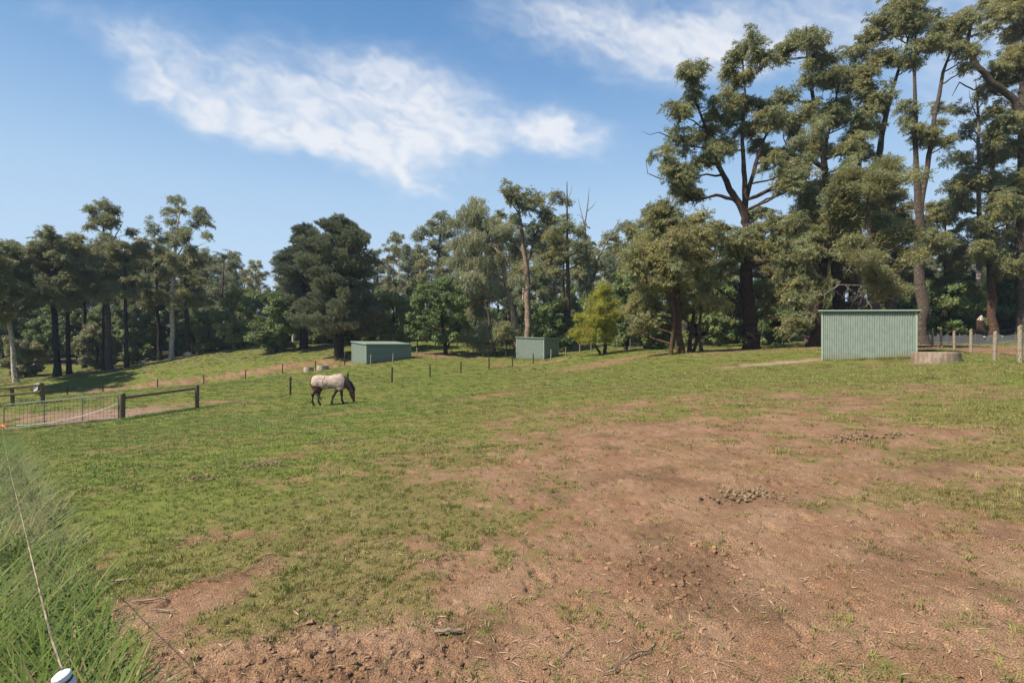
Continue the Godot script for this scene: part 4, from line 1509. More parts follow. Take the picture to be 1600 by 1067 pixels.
func make_horse() -> void:
	var o := spot(511, 24.6)
	var t := thing("horse", "brown horse in a pale pink rug grazing with its head down", "horse", "", o)
	t.rotation.y = 0.1
	t.scale = Vector3(1, 1, 1)
	var V := func(a: float, b: float, c: float) -> Vector3: return Vector3(a, b, c)
	# [from, to, radius, radius, squeeze across]
	var torso := [
		[V.call(-0.47, 1.12, 0), V.call(-0.1, 1.09, 0), 0.275, 0.29, 1.12], [V.call(-0.1, 1.09, 0), V.call(0.45, 1.1, 0), 0.29, 0.29, 1.12], [V.call(-0.3, 1.27, 0), V.call(-0.52, 1.24, 0), 0.15, 0.15, 1.0],
		[V.call(0.45, 1.1, 0), V.call(0.66, 1.05, 0), 0.285, 0.23, 1.15], [V.call(0.35, 1.35, 0), V.call(0.62, 1.38, 0), 0.1, 0.1, 1.2],
	]
	var bones := torso.duplicate()
	bones.append_array([
		[V.call(0.62, 1.2, 0), V.call(0.92, 1.0, 0), 0.24, 0.17, 1.5], [V.call(0.92, 1.0, 0), V.call(1.17, 0.7, 0), 0.17, 0.115, 1.5],
		[V.call(1.17, 0.68, 0), V.call(1.21, 0.46, 0), 0.115, 0.085, 1.25], [V.call(1.21, 0.46, 0), V.call(1.25, 0.2, 0), 0.08, 0.058, 1.1], [V.call(1.09, 0.55, 0), V.call(1.17, 0.38, 0), 0.07, 0.055, 1.2],
		[V.call(1.25, 0.7, 0.055), V.call(1.32, 0.8, 0.08), 0.036, 0.012, 1.0], [V.call(1.25, 0.7, -0.055), V.call(1.31, 0.8, -0.08), 0.036, 0.012, 1.0],
	])
	for s in [[1.0, -0.03, 0.0], [-1.0, 0.16, 0.04]]:  # hind legs: near, far
		var z: float = 0.16 * s[0]
		var dx: float = s[1]
		bones.append_array([
			[V.call(-0.5, 1.05, z * 0.9), V.call(-0.42 + dx * 0.3, 0.82, z), 0.21, 0.14, 1.2], [V.call(-0.42 + dx * 0.3, 0.82, z), V.call(-0.6 + dx, 0.58, z), 0.12, 0.066, 1.1], [V.call(-0.6 + dx, 0.58, z), V.call(-0.59 + dx, 0.5, z), 0.066, 0.052, 1.0],
			[V.call(-0.6 + dx, 0.52, z), V.call(-0.62 + dx, 0.2, z), 0.045, 0.04, 1.0], [V.call(-0.62 + dx, 0.2, z), V.call(-0.55 + dx, 0.07, z), 0.045, 0.04, 1.0], [V.call(-0.555 + dx, 0.07, z), V.call(-0.53 + dx, 0.02, z), 0.05, 0.062, 1.0],
		])
	bones.append_array([  # the near foreleg back under the body, the far one forward
		[V.call(0.58, 1.0, 0.14), V.call(0.5, 0.78, 0.14), 0.16, 0.1, 1.3], [V.call(0.5, 0.78, 0.14), V.call(0.32, 0.47, 0.13), 0.09, 0.052, 1.0], [V.call(0.32, 0.48, 0.13), V.call(0.235, 0.2, 0.13), 0.052, 0.038, 1.0], [V.call(0.235, 0.2, 0.13), V.call(0.25, 0.08, 0.13), 0.044, 0.038, 1.0], [V.call(0.25, 0.07, 0.13), V.call(0.265, 0.02, 0.13), 0.048, 0.06, 1.0],
		[V.call(0.62, 1.0, -0.14), V.call(0.62, 0.76, -0.14), 0.16, 0.1, 1.3], [V.call(0.62, 0.76, -0.14), V.call(0.65, 0.48, -0.13), 0.085, 0.052, 1.0], [V.call(0.65, 0.48, -0.13), V.call(0.655, 0.24, -0.13), 0.05, 0.038, 1.0], [V.call(0.655, 0.24, -0.13), V.call(0.71, 0.14, -0.13), 0.044, 0.038, 1.0], [V.call(0.715, 0.13, -0.13), V.call(0.745, 0.07, -0.13), 0.048, 0.058, 1.0],
	])
	var coat := func(q: Vector3) -> Color:
		var bay := Color(0.075, 0.026, 0.014)
		var k := smoothstep(0.75, 0.45, q.y) * (1.0 if q.x < 0.95 else 0.0)
		var c := bay.lerp(Color(0.012, 0.009, 0.009), k)
		return c.lerp(Color(0.015, 0.011, 0.01), smoothstep(0.34, 0.22, q.y) * float(q.x > 0.95))
	var body := surface_nets(func(p: Vector3) -> float: return field(p, bones, 0.07), Vector3(-0.9, -0.06, -0.45), Vector3(1.42, 1.62, 0.45), 0.034, coat)
	obj("body", body.mesh(), M.horse_coat, t)
	var rug_bones := torso.duplicate()
	rug_bones.append_array([[V.call(0.62, 1.16, 0), V.call(0.76, 1.06, 0), 0.25, 0.21, 1.3], [V.call(-0.5, 1.05, 0.12), V.call(-0.45, 0.85, 0.14), 0.2, 0.17, 1.2], [V.call(-0.5, 1.05, -0.12), V.call(-0.45, 0.85, -0.14), 0.2, 0.17, 1.2], [V.call(0.62, 0.98, 0.1), V.call(0.62, 0.84, 0.1), 0.19, 0.17, 1.2], [V.call(0.62, 0.98, -0.1), V.call(0.62, 0.84, -0.1), 0.19, 0.17, 1.2]])
	var rug := func(p: Vector3) -> float:
		var fold := 0.005 * sin(p.x * 9.0 + p.y * 6.0) + 0.004 * sin(p.x * 19.0 - p.y * 11.0) * smoothstep(1.3, 0.9, p.y)
		var d := field(p, rug_bones, 0.08) - 0.045 + fold
		var hem := 0.83 + 0.03 * sin(p.x * 7.0) + 0.12 * smoothstep(-0.15, -0.3, p.x) - 0.06 * smoothstep(0.35, 0.7, p.x)
		d = maxf(d, hem - p.y)
		d = maxf(d, p.x - 0.83 - 0.14 * (p.y - 1.1))
		return maxf(d, -0.7 - p.x + 0.35 * maxf(0.0, 1.1 - p.y))
	var cloth := surface_nets(rug, Vector3(-0.95, 0.6, -0.5), Vector3(1.05, 1.66, 0.5), 0.034, func(_q: Vector3) -> Color: return Color.WHITE)
	var rug_o := obj("rug", cloth.mesh(), M.rug_cloth, t)
	rug_o.set_meta("label", "pale pinkish cloth horse rug with a dark seam")
	var seam := Mb.new()
	for zs in [1.0, -1.0]:
		var sp := PackedVector3Array()
		var sr := PackedFloat32Array()
		for i in 12:
			var a := 0.35 + 1.35 * i / 11.0
			sp.append(Vector3(-0.12 + 0.03 * sin(i * 0.6), 1.09 + 0.35 * cos(a), zs * 0.315 * sin(a)))
			sr.append(0.011)
		seam.tube(sp, sr, 5)
	obj("rug_seam", seam.mesh(), M.rug_trim, rug_o)
	var mane := Mb.new()
	for i in 26:
		var u := i / 25.0
		var c := Vector3(0.68, 1.44, 0).lerp(Vector3(1.27, 0.8, 0), u) + Vector3(0.07, 0.05, 0) * sin(PI * u)
		for s in [-0.02, 0.015, 0.04]:
			mane.tube(PackedVector3Array([c - Vector3(0.03, 0.04, 0), c + Vector3(0.02, 0.015, s), c + Vector3(-0.03, -0.1, s + 0.09), c + Vector3(-0.06, -0.2, s + 0.1)]), PackedFloat32Array([0.02, 0.022, 0.016, 0.004]), 4, 0.0, false)
	obj("mane", mane.mesh(), M.horse_hair, t)
	var tail := Mb.new()
	rng.seed = 55
	tail.tube(PackedVector3Array([Vector3(-0.66, 1.3, 0), Vector3(-0.74, 1.2, 0), Vector3(-0.72, 1.0, 0.04), Vector3(-0.6, 0.8, 0.08), Vector3(-0.42, 0.56, 0.2), Vector3(-0.22, 0.32, 0.28)]), PackedFloat32Array([0.03, 0.05, 0.06, 0.062, 0.05, 0.012]), 8)
	for i in 14:
		var s := rand_dir() * 0.045
		tail.tube(PackedVector3Array([Vector3(-0.72, 1.05, 0.03) + s, Vector3(-0.6, 0.8, 0.08) + s * 1.3, Vector3(-0.42, 0.55, 0.2) + s * 1.4, Vector3(-0.2 + rf(-0.05, 0.04), 0.29, 0.28) + s * 1.2]), PackedFloat32Array([0.014, 0.014, 0.012, 0.003]), 4, 0.0, false)
	obj("tail", tail.mesh(), M.horse_hair, t)

# ------------------------------------------------------------------ the trees of the photograph
func right_trees() -> void:
	# the slender gum in front, left end of the right-hand group
	drawn_tree(1001, "gum_tree", "slender reddish gum with a broad low olive crown in front of the big gum", 37.0,
		[[[1064, 552, 0.28], [1060, 500, 0.24], [1057, 440, 0.19], [1050, 380, 0.12], [1045, 335, 0.05]], [[1046, 549, 0.15], [1050, 490, 0.12], [1040, 430, 0.08], [1020, 390, 0.04]]],
		[[1040, 345, 26], [1075, 350, 24], [1010, 372, 24], [1092, 375, 22], [1000, 405, 24], [1035, 395, 28], [1072, 400, 26], [1100, 420, 20], [1005, 440, 24], [1040, 436, 24], [1078, 448, 22], [1022, 470, 20], [1062, 470, 14], [992, 478, 15], [1002, 508, 12], [1030, 328, 18], [1060, 325, 16], [1100, 345, 14]], "bark_red", "gum", LEAF.gum_olive, {"fill": 1.3, "pad": 0.7, "dens": 1.25})
	drawn_tree(1003, "gum_tree", "small forked reddish sapling gum between the slender gum and the big trunk", 39.0,
		[[[1078, 549, 0.16], [1081, 510, 0.13], [1086, 470, 0.09], [1090, 445, 0.04]], [[1084, 549, 0.13], [1093, 515, 0.1], [1094, 480, 0.06]]], [[1090, 460, 15], [1100, 478, 14], [1082, 480, 13], [1104, 452, 13], [1092, 440, 12]], "bark_red", "gum", LEAF.gum, {"pad": 0.65})
	drawn_tree(1005, "gum_tree", "thin grey sapling gum just left of the big brown trunk", 37.5,
		[[[1097, 550, 0.13], [1092, 515, 0.1], [1096, 480, 0.07], [1102, 455, 0.04]]], [[1102, 465, 13], [1110, 480, 11], [1092, 470, 10], [1106, 446, 11]], "bark_grey", "gum", LEAF.gum_olive, {"pad": 0.65})
	# the big one
	var big := drawn_tree(1007, "gum_tree", "big old gum with a thick shaggy brown trunk and twisting limbs", 40.0,
		[[[1176, 546, 0.62], [1174, 520, 0.54], [1170, 470, 0.52], [1167, 415, 0.44], [1168, 352, 0.34], [1160, 325, 0.28], [1140, 295, 0.22], [1120, 248, 0.17], [1104, 200, 0.11], [1085, 152, 0.07]],
		[[1166, 345, 0.24], [1164, 280, 0.19], [1160, 220, 0.14], [1165, 150, 0.09], [1160, 88, 0.05]], [[1165, 318, 0.2], [1183, 255, 0.15], [1197, 215, 0.1], [1216, 180, 0.05]],
		[[1166, 364, 0.2], [1130, 353, 0.15], [1085, 362, 0.06]], [[1150, 312, 0.16], [1120, 304, 0.12], [1084, 314, 0.05]], [[1172, 497, 0.22], [1146, 470, 0.17], [1112, 443, 0.09]], [[1170, 418, 0.26], [1195, 407, 0.17], [1216, 410, 0.08]]],
		[[1065, 130, 20], [1085, 158, 20], [1047, 180, 20], [1062, 215, 25], [1032, 250, 20], [1052, 285, 24], [1085, 250, 24], [1100, 200, 22], [1128, 230, 20], [1142, 180, 18], [1165, 75, 15], [1148, 96, 13], [1186, 108, 14], [1160, 120, 16], [1138, 150, 15], [1180, 150, 16], [1200, 188, 17], [1216, 220, 18],
		[1098, 300, 16], [1190, 262, 14], [1212, 300, 18], [1190, 335, 18], [1150, 378, 18], [1190, 382, 20], [1130, 395, 18], [1215, 400, 20], [1226, 358, 20], [1160, 398, 15], [1190, 448, 16], [1222, 458, 17], [1112, 432, 13], [1236, 428, 18], [1205, 488, 14], [1078, 118, 12], [1232, 245, 15], [1226, 285, 14], [1215, 150, 12], [1150, 215, 16], [1175, 200, 15], [1075, 290, 16], [1105, 255, 16]], "bark_brown", "gum", LEAF.gum, {"fill": 1.3, "pad": 0.68, "dens": 1.15})
	bare_branches(big, big.position, 40.0, [[[1050, 215, 0.05], [1030, 206, 0.035], [1015, 210, 0.02], [1003, 204, 0.01]], [[1035, 280, 0.05], [1012, 270, 0.03], [1010, 250, 0.02]], [[1150, 440, 0.05], [1158, 470, 0.03], [1172, 485, 0.02]]], "twig", "bare_branch")
	drawn_tree(1009, "gum_tree", "tall dark trunked gum whose rounded top stands highest left of the gap", 46.0,
		[[[1318, 545, 0.55], [1312, 450, 0.48], [1300, 340, 0.35], [1288, 250, 0.26], [1272, 160, 0.16], [1262, 90, 0.11], [1260, 40, 0.04]], [[1290, 265, 0.22], [1264, 240, 0.16], [1230, 222, 0.09]], [[1296, 320, 0.18], [1260, 290, 0.13], [1215, 255, 0.07], [1204, 238, 0.03]], [[1288, 240, 0.16], [1300, 180, 0.11], [1311, 118, 0.05]]],
		[[1265, 40, 17], [1242, 58, 13], [1284, 55, 15], [1250, 85, 17], [1226, 75, 11], [1275, 100, 18], [1250, 130, 18], [1290, 130, 18], [1222, 150, 14], [1310, 110, 16], [1232, 190, 18], [1265, 175, 20], [1300, 180, 22], [1325, 150, 18], [1335, 190, 16], [1250, 230, 22], [1285, 220, 22], [1320, 235, 20], [1236, 280, 20], [1265, 290, 23], [1300, 290, 22], [1330, 290, 20], [1250, 330, 22], [1285, 345, 24], [1315, 350, 22]], "bark_dark", "gum", LEAF.gum, {"fill": 1.3, "pad": 0.75, "dens": 1.25})
	drawn_tree(1011, "gum_tree", "leaning brown barked gum at the left end of the right shed", 38.0,
		[[[1271, 542, 0.42], [1276, 500, 0.34], [1283, 450, 0.28], [1291, 390, 0.2], [1301, 330, 0.1]], [[1278, 490, 0.15], [1262, 500, 0.1], [1240, 488, 0.05]]],
		[[1240, 400, 20], [1265, 380, 22], [1250, 440, 20], [1283, 425, 18], [1232, 468, 18], [1268, 458, 15], [1302, 395, 20], [1226, 498, 14], [1246, 508, 12], [1300, 350, 18]], "bark_brown", "gum", LEAF.gum, {"pad": 0.7, "dens": 1.2})
	var soft := drawn_tree(1013, "wattle_tree", "soft grey green wattle with a pale dead branch hanging over the right shed", 34.0,
		[[[1392, 556, 0.24], [1388, 470, 0.19], [1370, 400, 0.14], [1352, 340, 0.08], [1362, 280, 0.03]]],
		[[1335, 345, 22], [1365, 320, 22], [1400, 340, 20], [1340, 385, 18], [1385, 375, 24], [1412, 370, 16], [1326, 415, 16], [1360, 430, 18], [1395, 430, 18], [1350, 300, 20], [1385, 290, 18], [1322, 310, 16], [1408, 305, 14], [1374, 262, 16], [1346, 262, 18], [1400, 452, 13], [1370, 458, 11], [1330, 275, 14], [1395, 265, 12], [1412, 405, 14]], "bark_grey", "feather", LEAF.soft, {"fill": 1.3, "pad": 0.72, "dens": 1.3})
	bare_branches(soft, soft.position, 34.0, [[[1400, 470, 0.05, 0.3], [1365, 462, 0.06, 0.5], [1335, 447, 0.05, 0.6], [1302, 446, 0.04, 0.6], [1278, 462, 0.02, 0.6]], [[1335, 447, 0.04, 0.6], [1342, 466, 0.03, 0.7], [1350, 482, 0.015, 0.8]], [[1345, 400, 0.04, 0.8], [1320, 412, 0.03, 0.9], [1308, 430, 0.015, 0.9]]], "dead_wood", "dead_branch", 7)
	drawn_tree(1015, "gum_tree", "tall gum with twin pale stems rising from one shaggy trunk behind the right shed", 44.0,
		[[[1443, 535, 0.46], [1441, 460, 0.42], [1438, 380, 0.36], [1435, 322, 0.32], [1432, 240, 0.2], [1431, 170, 0.15], [1430, 90, 0.1], [1432, 25, 0.04]], [[1437, 335, 0.25], [1446, 262, 0.2], [1452, 190, 0.17], [1462, 120, 0.12], [1480, 65, 0.06]]],
		[[1430, 20, 20], [1455, 30, 20], [1410, 45, 19], [1475, 60, 18], [1440, 70, 18], [1490, 45, 15], [1420, 95, 15], [1465, 95, 16], [1482, 118, 13], [1420, 205, 13], [1460, 210, 14], [1435, 222, 11], [1414, 165, 11], [1466, 172, 11], [1497, 12, 18], [1470, -5, 22], [1440, -15, 22], [1428, 380, 16], [1455, 390, 14], [1470, 225, 10], [1400, 20, 14]], "bark_grey", "gum", LEAF.gum, {"fill": 1.3, "pad": 0.72, "dens": 1.0, "limb": "bark_grey"})
	drawn_tree(1017, "gum_tree", "tall gum leaning right with a spreading crown below the picture's top edge", 48.0,
		[[[1368, 550, 0.5], [1366, 400, 0.42], [1372, 250, 0.28], [1385, 180, 0.21], [1398, 130, 0.15], [1415, 80, 0.12], [1425, 35, 0.05]], [[1385, 185, 0.15], [1370, 140, 0.1], [1350, 100, 0.05]]],
		[[1345, 70, 17], [1365, 45, 18], [1385, 30, 18], [1400, 55, 18], [1340, 100, 18], [1370, 85, 18], [1332, 122, 16], [1360, 125, 18], [1390, 100, 16], [1322, 95, 11], [1410, 20, 18], [1385, 155, 12], [1332, 155, 16], [1355, 165, 14], [1412, 112, 12], [1400, 0, 16], [1425, -5, 16]], "bark_grey", "gum", LEAF.gum, {"fill": 1.3, "pad": 0.8})
	drawn_tree(1019, "gum_tree", "straight thinner gum just left of the leaning tall gum", 47.0,
		[[[1345, 548, 0.34], [1342, 400, 0.28], [1341, 280, 0.22], [1348, 190, 0.16], [1358, 120, 0.09], [1362, 80, 0.04]]],
		[[1345, 218, 18], [1365, 235, 15], [1325, 240, 14], [1350, 180, 14], [1368, 195, 12], [1335, 200, 12], [1362, 100, 12], [1352, 130, 12]], "bark_grey", "gum", LEAF.gum_olive, {"fill": 1.3, "pad": 0.78})
	drawn_tree(1021, "gum_tree", "reddish straight gum behind the second thick fence post from the frame edge", 47.0,
		[[[1553, 527, 0.36], [1550, 450, 0.31], [1549, 380, 0.26], [1550, 300, 0.21], [1552, 240, 0.14], [1548, 195, 0.05]]],
		[[1540, 210, 18], [1570, 200, 18], [1520, 240, 17], [1555, 250, 18], [1590, 235, 18], [1510, 280, 16], [1545, 285, 20], [1580, 285, 20], [1500, 312, 15], [1530, 330, 20], [1565, 330, 20], [1596, 330, 16], [1506, 352, 14], [1540, 375, 18], [1580, 380, 18], [1520, 402, 15], [1560, 420, 15], [1595, 420, 14], [1495, 390, 12]], "bark_red", "gum", LEAF.gum, {"fill": 1.3, "pad": 0.72, "dens": 1.15})
	drawn_tree(1023, "gum_tree", "thick grey trunk of a gum cut by the right edge of the frame", 47.0,
		[[[1600, 530, 0.56], [1598, 450, 0.48], [1597, 300, 0.38], [1599, 150, 0.29], [1603, 20, 0.2], [1606, -90, 0.06]], [[1600, 190, 0.33], [1582, 155, 0.29], [1546, 130, 0.25], [1517, 100, 0.22], [1505, 70, 0.16], [1512, 30, 0.09], [1532, -5, 0.02]], [[1546, 130, 0.1], [1522, 140, 0.07], [1500, 128, 0.05], [1488, 150, 0.02]]],
		[[1575, 20, 24], [1602, 40, 24], [1590, 80, 22], [1612, 110, 24], [1582, 120, 18], [1562, 110, 14], [1604, 165, 22], [1572, 165, 16], [1506, 22, 15], [1520, 50, 12], [1496, 46, 11], [1546, 42, 9], [1586, -15, 24], [1640, 20, 30], [1650, 90, 30], [1640, -40, 30], [1648, 180, 26]], "bark_grey", "gum", LEAF.gum_olive, {"fill": 1.0, "pad": 0.8, "dens": 1.0})
	var grey := drawn_tree(1025, "gum_tree", "grey half dead gum with bare branches in the gap near the right edge", 51.0,
		[[[1532, 535, 0.26], [1530, 300, 0.19], [1530, 200, 0.14], [1528, 150, 0.08], [1525, 122, 0.03]]], [[1510, 165, 10], [1545, 182, 11], [1505, 208, 11], [1548, 220, 10]], "dead_wood", "gum", LEAF.gum_blue, {"pad": 0.7})
	bare_branches(grey, grey.position, 51.0, [[[1530, 210, 0.08], [1512, 195, 0.05], [1498, 188, 0.02]], [[1529, 170, 0.06], [1543, 150, 0.04], [1548, 128, 0.015]], [[1529, 185, 0.06], [1518, 160, 0.03], [1515, 140, 0.012]]], "twig", "bare_branch")
	# mid-height gums filling the wood behind
	for q in [[1051, 56.0, 1010, 345, 34, 455, "behind the slender gum on its left"], [1053, 57.0, 1118, 350, 36, 450, "behind the low limb of the big gum"], [1055, 58.0, 1205, 345, 38, 450, "between the big gum and the right shed"], [1057, 52.0, 1262, 330, 36, 450, "behind the leaning brown gum"], [1059, 56.0, 1330, 285, 40, 440, "above the left half of the right shed"], [1061, 58.0, 1400, 270, 36, 430, "above the right half of the right shed"], [1063, 56.0, 1478, 305, 32, 440, "right of the twin stemmed gum"], [1065, 55.0, 1575, 270, 38, 440, "behind the reddish straight gum"]]:
		plain_gum(q[0], "mid height leafy gum filling the wood " + q[6], q[1], q[2], q[3], q[4], q[5], 0.26, ["bark_grey", "bark_brown"][q[0] / 2 % 2], [LEAF.gum, LEAF.gum_olive][q[0] / 2 % 2], 0, {"lobes": 24})
	# stump
	var sp := spot(1533, 46.0)
	var st := thing("tree_stump", "tall broken stump with a pale snapped top in front of the dark shrubs", "stump", "", sp)
	var mb := Mb.new()
	mb.tube(PackedVector3Array([Vector3(0, -0.3, 0), Vector3(0, 0.1, 0), Vector3(0.05, 1.0, 0), Vector3(-0.05, 2.0, 0)]), PackedFloat32Array([0.5, 0.4, 0.3, 0.27]), 9, 0.07)
	obj("trunk", mb.mesh(), M.bark_brown, st)
	var tp := Mb.new()
	tp.tube(PackedVector3Array([Vector3(-0.05, 1.98, 0), Vector3(0.02, 2.2, 0.02), Vector3(0.1, 2.45, 0)]), PackedFloat32Array([0.255, 0.2, 0.06]), 7, 0.15)
	obj("snapped_top", tp.mesh(), M.bark_pale, st)

func centre_trees() -> void:
	drawn_tree(1101, "wattle_tree", "small yellow green wattle with two dark stems right of the middle shed", 50.0,
		[[[945, 552, 0.17], [947, 532, 0.14], [942, 500, 0.09], [938, 462, 0.04]], [[937, 552, 0.14], [930, 540, 0.11], [918, 520, 0.06]]],
		[[935, 465, 14], [945, 480, 15], [925, 485, 13], [953, 495, 13], [915, 503, 13], [935, 508, 17], [955, 513, 13], [905, 522, 11], [920, 527, 13], [943, 530, 11], [940, 455, 10], [960, 490, 9]], "bark_dark", "feather", LEAF.wattle, {"pad": 0.6, "dens": 1.3})
	drawn_tree(1103, "blackwood_tree", "dark leafy tree close behind the yellow wattle on its right", 54.0,
		[[[978, 549, 0.2], [980, 520, 0.16], [977, 480, 0.1], [980, 450, 0.05]]], [[975, 450, 14], [985, 478, 15], [968, 490, 15], [990, 510, 13], [973, 520, 12], [960, 470, 10], [993, 465, 12], [985, 440, 10]], "bark_dark", "bush", LEAF.bush, {"pad": 0.7})
	drawn_tree(1105, "gum_tree", "tall straight gum behind the middle shed with an airy rounded crown", 70.0,
		[[[826, 560, 0.5], [825, 480, 0.43], [823, 418, 0.36], [815, 360, 0.25], [808, 305, 0.1]], [[822, 415, 0.22], [836, 370, 0.15], [851, 330, 0.1], [872, 308, 0.04]], [[820, 400, 0.15], [800, 370, 0.1], [784, 345, 0.04]]],
		[[805, 298, 12], [790, 310, 13], [825, 300, 11], [845, 305, 13], [865, 310, 11], [885, 314, 11], [800, 325, 15], [830, 325, 15], [855, 335, 13], [780, 335, 12], [775, 350, 11], [805, 350, 14], [835, 355, 12], [790, 370, 12], [820, 375, 10], [850, 365, 11], [870, 345, 9], [845, 390, 10], [800, 395, 11], [840, 420, 9], [808, 420, 9]], "bark_tan", "gum", LEAF.gum, {"fill": 0.5, "pad": 0.95, "limb": "bark_grey"})
	var lean := drawn_tree(1107, "gum_tree", "leaning grey gum with weeping pale foliage left of the middle shed", 61.0,
		[[[810, 561, 0.45], [803, 500, 0.38], [794, 455, 0.3], [787, 420, 0.24], [780, 390, 0.15], [768, 345, 0.06]], [[797, 480, 0.2], [776, 468, 0.15], [755, 470, 0.1], [735, 482, 0.04]], [[790, 440, 0.2], [765, 425, 0.15], [740, 410, 0.09], [714, 388, 0.04]], [[783, 400, 0.15], [765, 375, 0.1], [745, 350, 0.04]], [[796, 465, 0.12], [815, 460, 0.08], [830, 445, 0.04]]],
		[[745, 325, 15], [735, 345, 17], [755, 350, 15], [720, 368, 17], [745, 378, 18], [770, 380, 16], [706, 398, 15], [730, 408, 16], [760, 412, 16], [786, 400, 14], [716, 428, 15], [740, 440, 16], [766, 443, 13], [727, 462, 15], [750, 468, 14], [736, 485, 14], [758, 492, 11], [776, 350, 15], [730, 330, 11], [745, 312, 9], [716, 350, 11], [790, 365, 13], [812, 440, 10]], "bark_tan", "weep", LEAF.weep, {"fill": 0.5, "pad": 1.0, "dens": 1.1, "limb": "bark_grey"})
	bare_branches(lean, lean.position, 61.0, [[[775, 468, 0.08], [755, 462, 0.06], [735, 470, 0.03], [722, 482, 0.015]], [[755, 466, 0.05], [742, 478, 0.03], [728, 476, 0.012]]], "dead_wood", "bare_branch", 3)
	drawn_tree(1109, "gum_tree", "low weeping gum with pale drooping leaves left of the middle shed", 58.0,
		[[[772, 556, 0.3], [768, 520, 0.22], [763, 488, 0.14], [757, 470, 0.05]], [[768, 525, 0.1], [780, 505, 0.07], [788, 490, 0.04]]], [[735, 510, 12], [746, 524, 12], [760, 505, 12], [772, 520, 11], [785, 508, 10], [742, 535, 9], [730, 525, 9], [755, 540, 8], [778, 535, 7]], "bark_grey", "weep", LEAF.weep, {"pad": 0.75, "dens": 1.2})
	plain_gum(1111, "thin dark sapling between the low weeping gum and the middle shed", 57.0, 791, 500, 12, 525, 0.11, "bark_dark", LEAF.gum, 2, {"lobes": 8, "lobe": 6.0})
	var stag := drawn_tree(1113, "gum_tree", "straight grey gum with a bare dead tip behind the middle shed", 64.0,
		[[[889, 560, 0.34], [888, 480, 0.29], [887, 400, 0.2], [886, 330, 0.12], [886, 283, 0.04]]], [[880, 355, 13], [900, 362, 13], [870, 378, 13], [895, 388, 13], [915, 378, 11], [880, 402, 13], [910, 406, 11], [870, 422, 11], [900, 430, 11], [890, 340, 10], [925, 395, 10]], "bark_grey", "gum", LEAF.gum, {"pad": 0.95})
	bare_branches(stag, stag.position, 64.0, [[[886, 325, 0.07], [878, 305, 0.05], [870, 296, 0.02]], [[886, 315, 0.05], [892, 300, 0.03], [894, 290, 0.012]]], "dead_wood", "bare_branch")
	drawn_tree(1115, "gum_tree", "brown thin gum standing against the straight grey gum", 65.0, [[[884, 560, 0.2], [882, 470, 0.16], [880, 400, 0.1], [876, 350, 0.04]]], [[872, 360, 11], [882, 372, 11], [865, 390, 11], [860, 405, 10], [858, 375, 9]], "bark_red", "gum", LEAF.gum_olive, {"pad": 0.95})
	var dp := spot(917, 67.0)
	var dead := thing("dead_tree", "white dead tree with forked bare branches above the canopy", "tree", "", dp)
	rng.seed = 1116
	bare_branches(dead, dp, 67.0, [[[917, 560, 0.26], [917, 470, 0.2], [917, 400, 0.15], [914, 350, 0.11], [919, 315, 0.07], [921, 293, 0.02]]], "dead_wood", "trunk")
	bare_branches(dead, dp, 67.0, [[[916, 360, 0.07], [908, 330, 0.05], [903, 308, 0.015]], [[917, 330, 0.06], [926, 322, 0.04], [932, 314, 0.015]], [[914, 345, 0.05], [906, 336, 0.03], [900, 334, 0.012]]], "dead_wood", "dead_branch")
	var lp := spot(925, 66.0)
	var dl := drawn_tree(1117, "gum_tree", "half dead gum with one bare limb slanting up to the right", 66.0, [[[924, 556, 0.24], [925, 470, 0.19], [926, 440, 0.16], [936, 400, 0.12], [955, 365, 0.08], [970, 340, 0.02]]], [[935, 415, 10], [922, 430, 10], [950, 405, 9], [915, 450, 9]], "dead_wood", "gum", LEAF.gum_blue, {"pad": 0.9})
	bare_branches(dl, lp, 66.0, [[[950, 375, 0.05], [962, 368, 0.03], [970, 356, 0.012]]], "dead_wood", "bare_branch")
	drawn_tree(1119, "gum_tree", "mid height gum filling the skyline between the dead tree and the slender gum", 71.0, [[[975, 556, 0.4], [974, 470, 0.33], [975, 420, 0.24], [982, 370, 0.12], [985, 345, 0.04]]], [[960, 368, 12], [985, 352, 13], [1002, 365, 13], [970, 388, 14], [990, 405, 13], [950, 402, 12], [957, 428, 12], [975, 428, 12], [1000, 390, 12], [1010, 350, 12], [1015, 330, 10]], "bark_grey", "gum", LEAF.gum_blue, {"pad": 1.0})
	drawn_tree(1121, "gum_tree", "far gum with a clumped round crown on a dark stem left of the weeping gum", 88.0, [[[684, 552, 0.42], [684, 440, 0.33], [686, 390, 0.25], [690, 338, 0.08]], [[686, 395, 0.15], [670, 375, 0.1], [652, 370, 0.05]]], [[690, 338, 11], [676, 350, 11], [705, 350, 9], [665, 364, 11], [650, 374, 9], [690, 363, 12], [708, 370, 10], [680, 384, 10], [700, 390, 10]], "bark_dark", "gum", LEAF.gum_blue, {"pad": 1.1})
	drawn_tree(1123, "blackwood_tree", "dense round dark green tree with a short trunk right of the left shed", 57.0,
		[[[696, 553, 0.26], [695, 535, 0.22], [690, 500, 0.14], [690, 450, 0.06]], [[696, 545, 0.14], [710, 525, 0.1], [715, 500, 0.05]]], [[690, 440, 14], [670, 455, 15], [710, 455, 15], [655, 475, 13], [690, 475, 18], [720, 480, 13], [650, 500, 11], [675, 503, 16], [705, 503, 16], [724, 508, 9], [660, 523, 11], [690, 527, 11], [714, 526, 9], [642, 515, 8]], "bark_dark", "bush", LEAF.bush, {"pad": 0.75, "dens": 1.3})
	pine(1125, "broad dark pine tree shading the left end of the left shed", 62.0, 529, 346, 66, LEAF.pine, 528)
	pine(1127, "second dark pine, narrower and behind the broad one on its left", 73.0, 474, 356, 42, LEAF.pine_dark, 505)

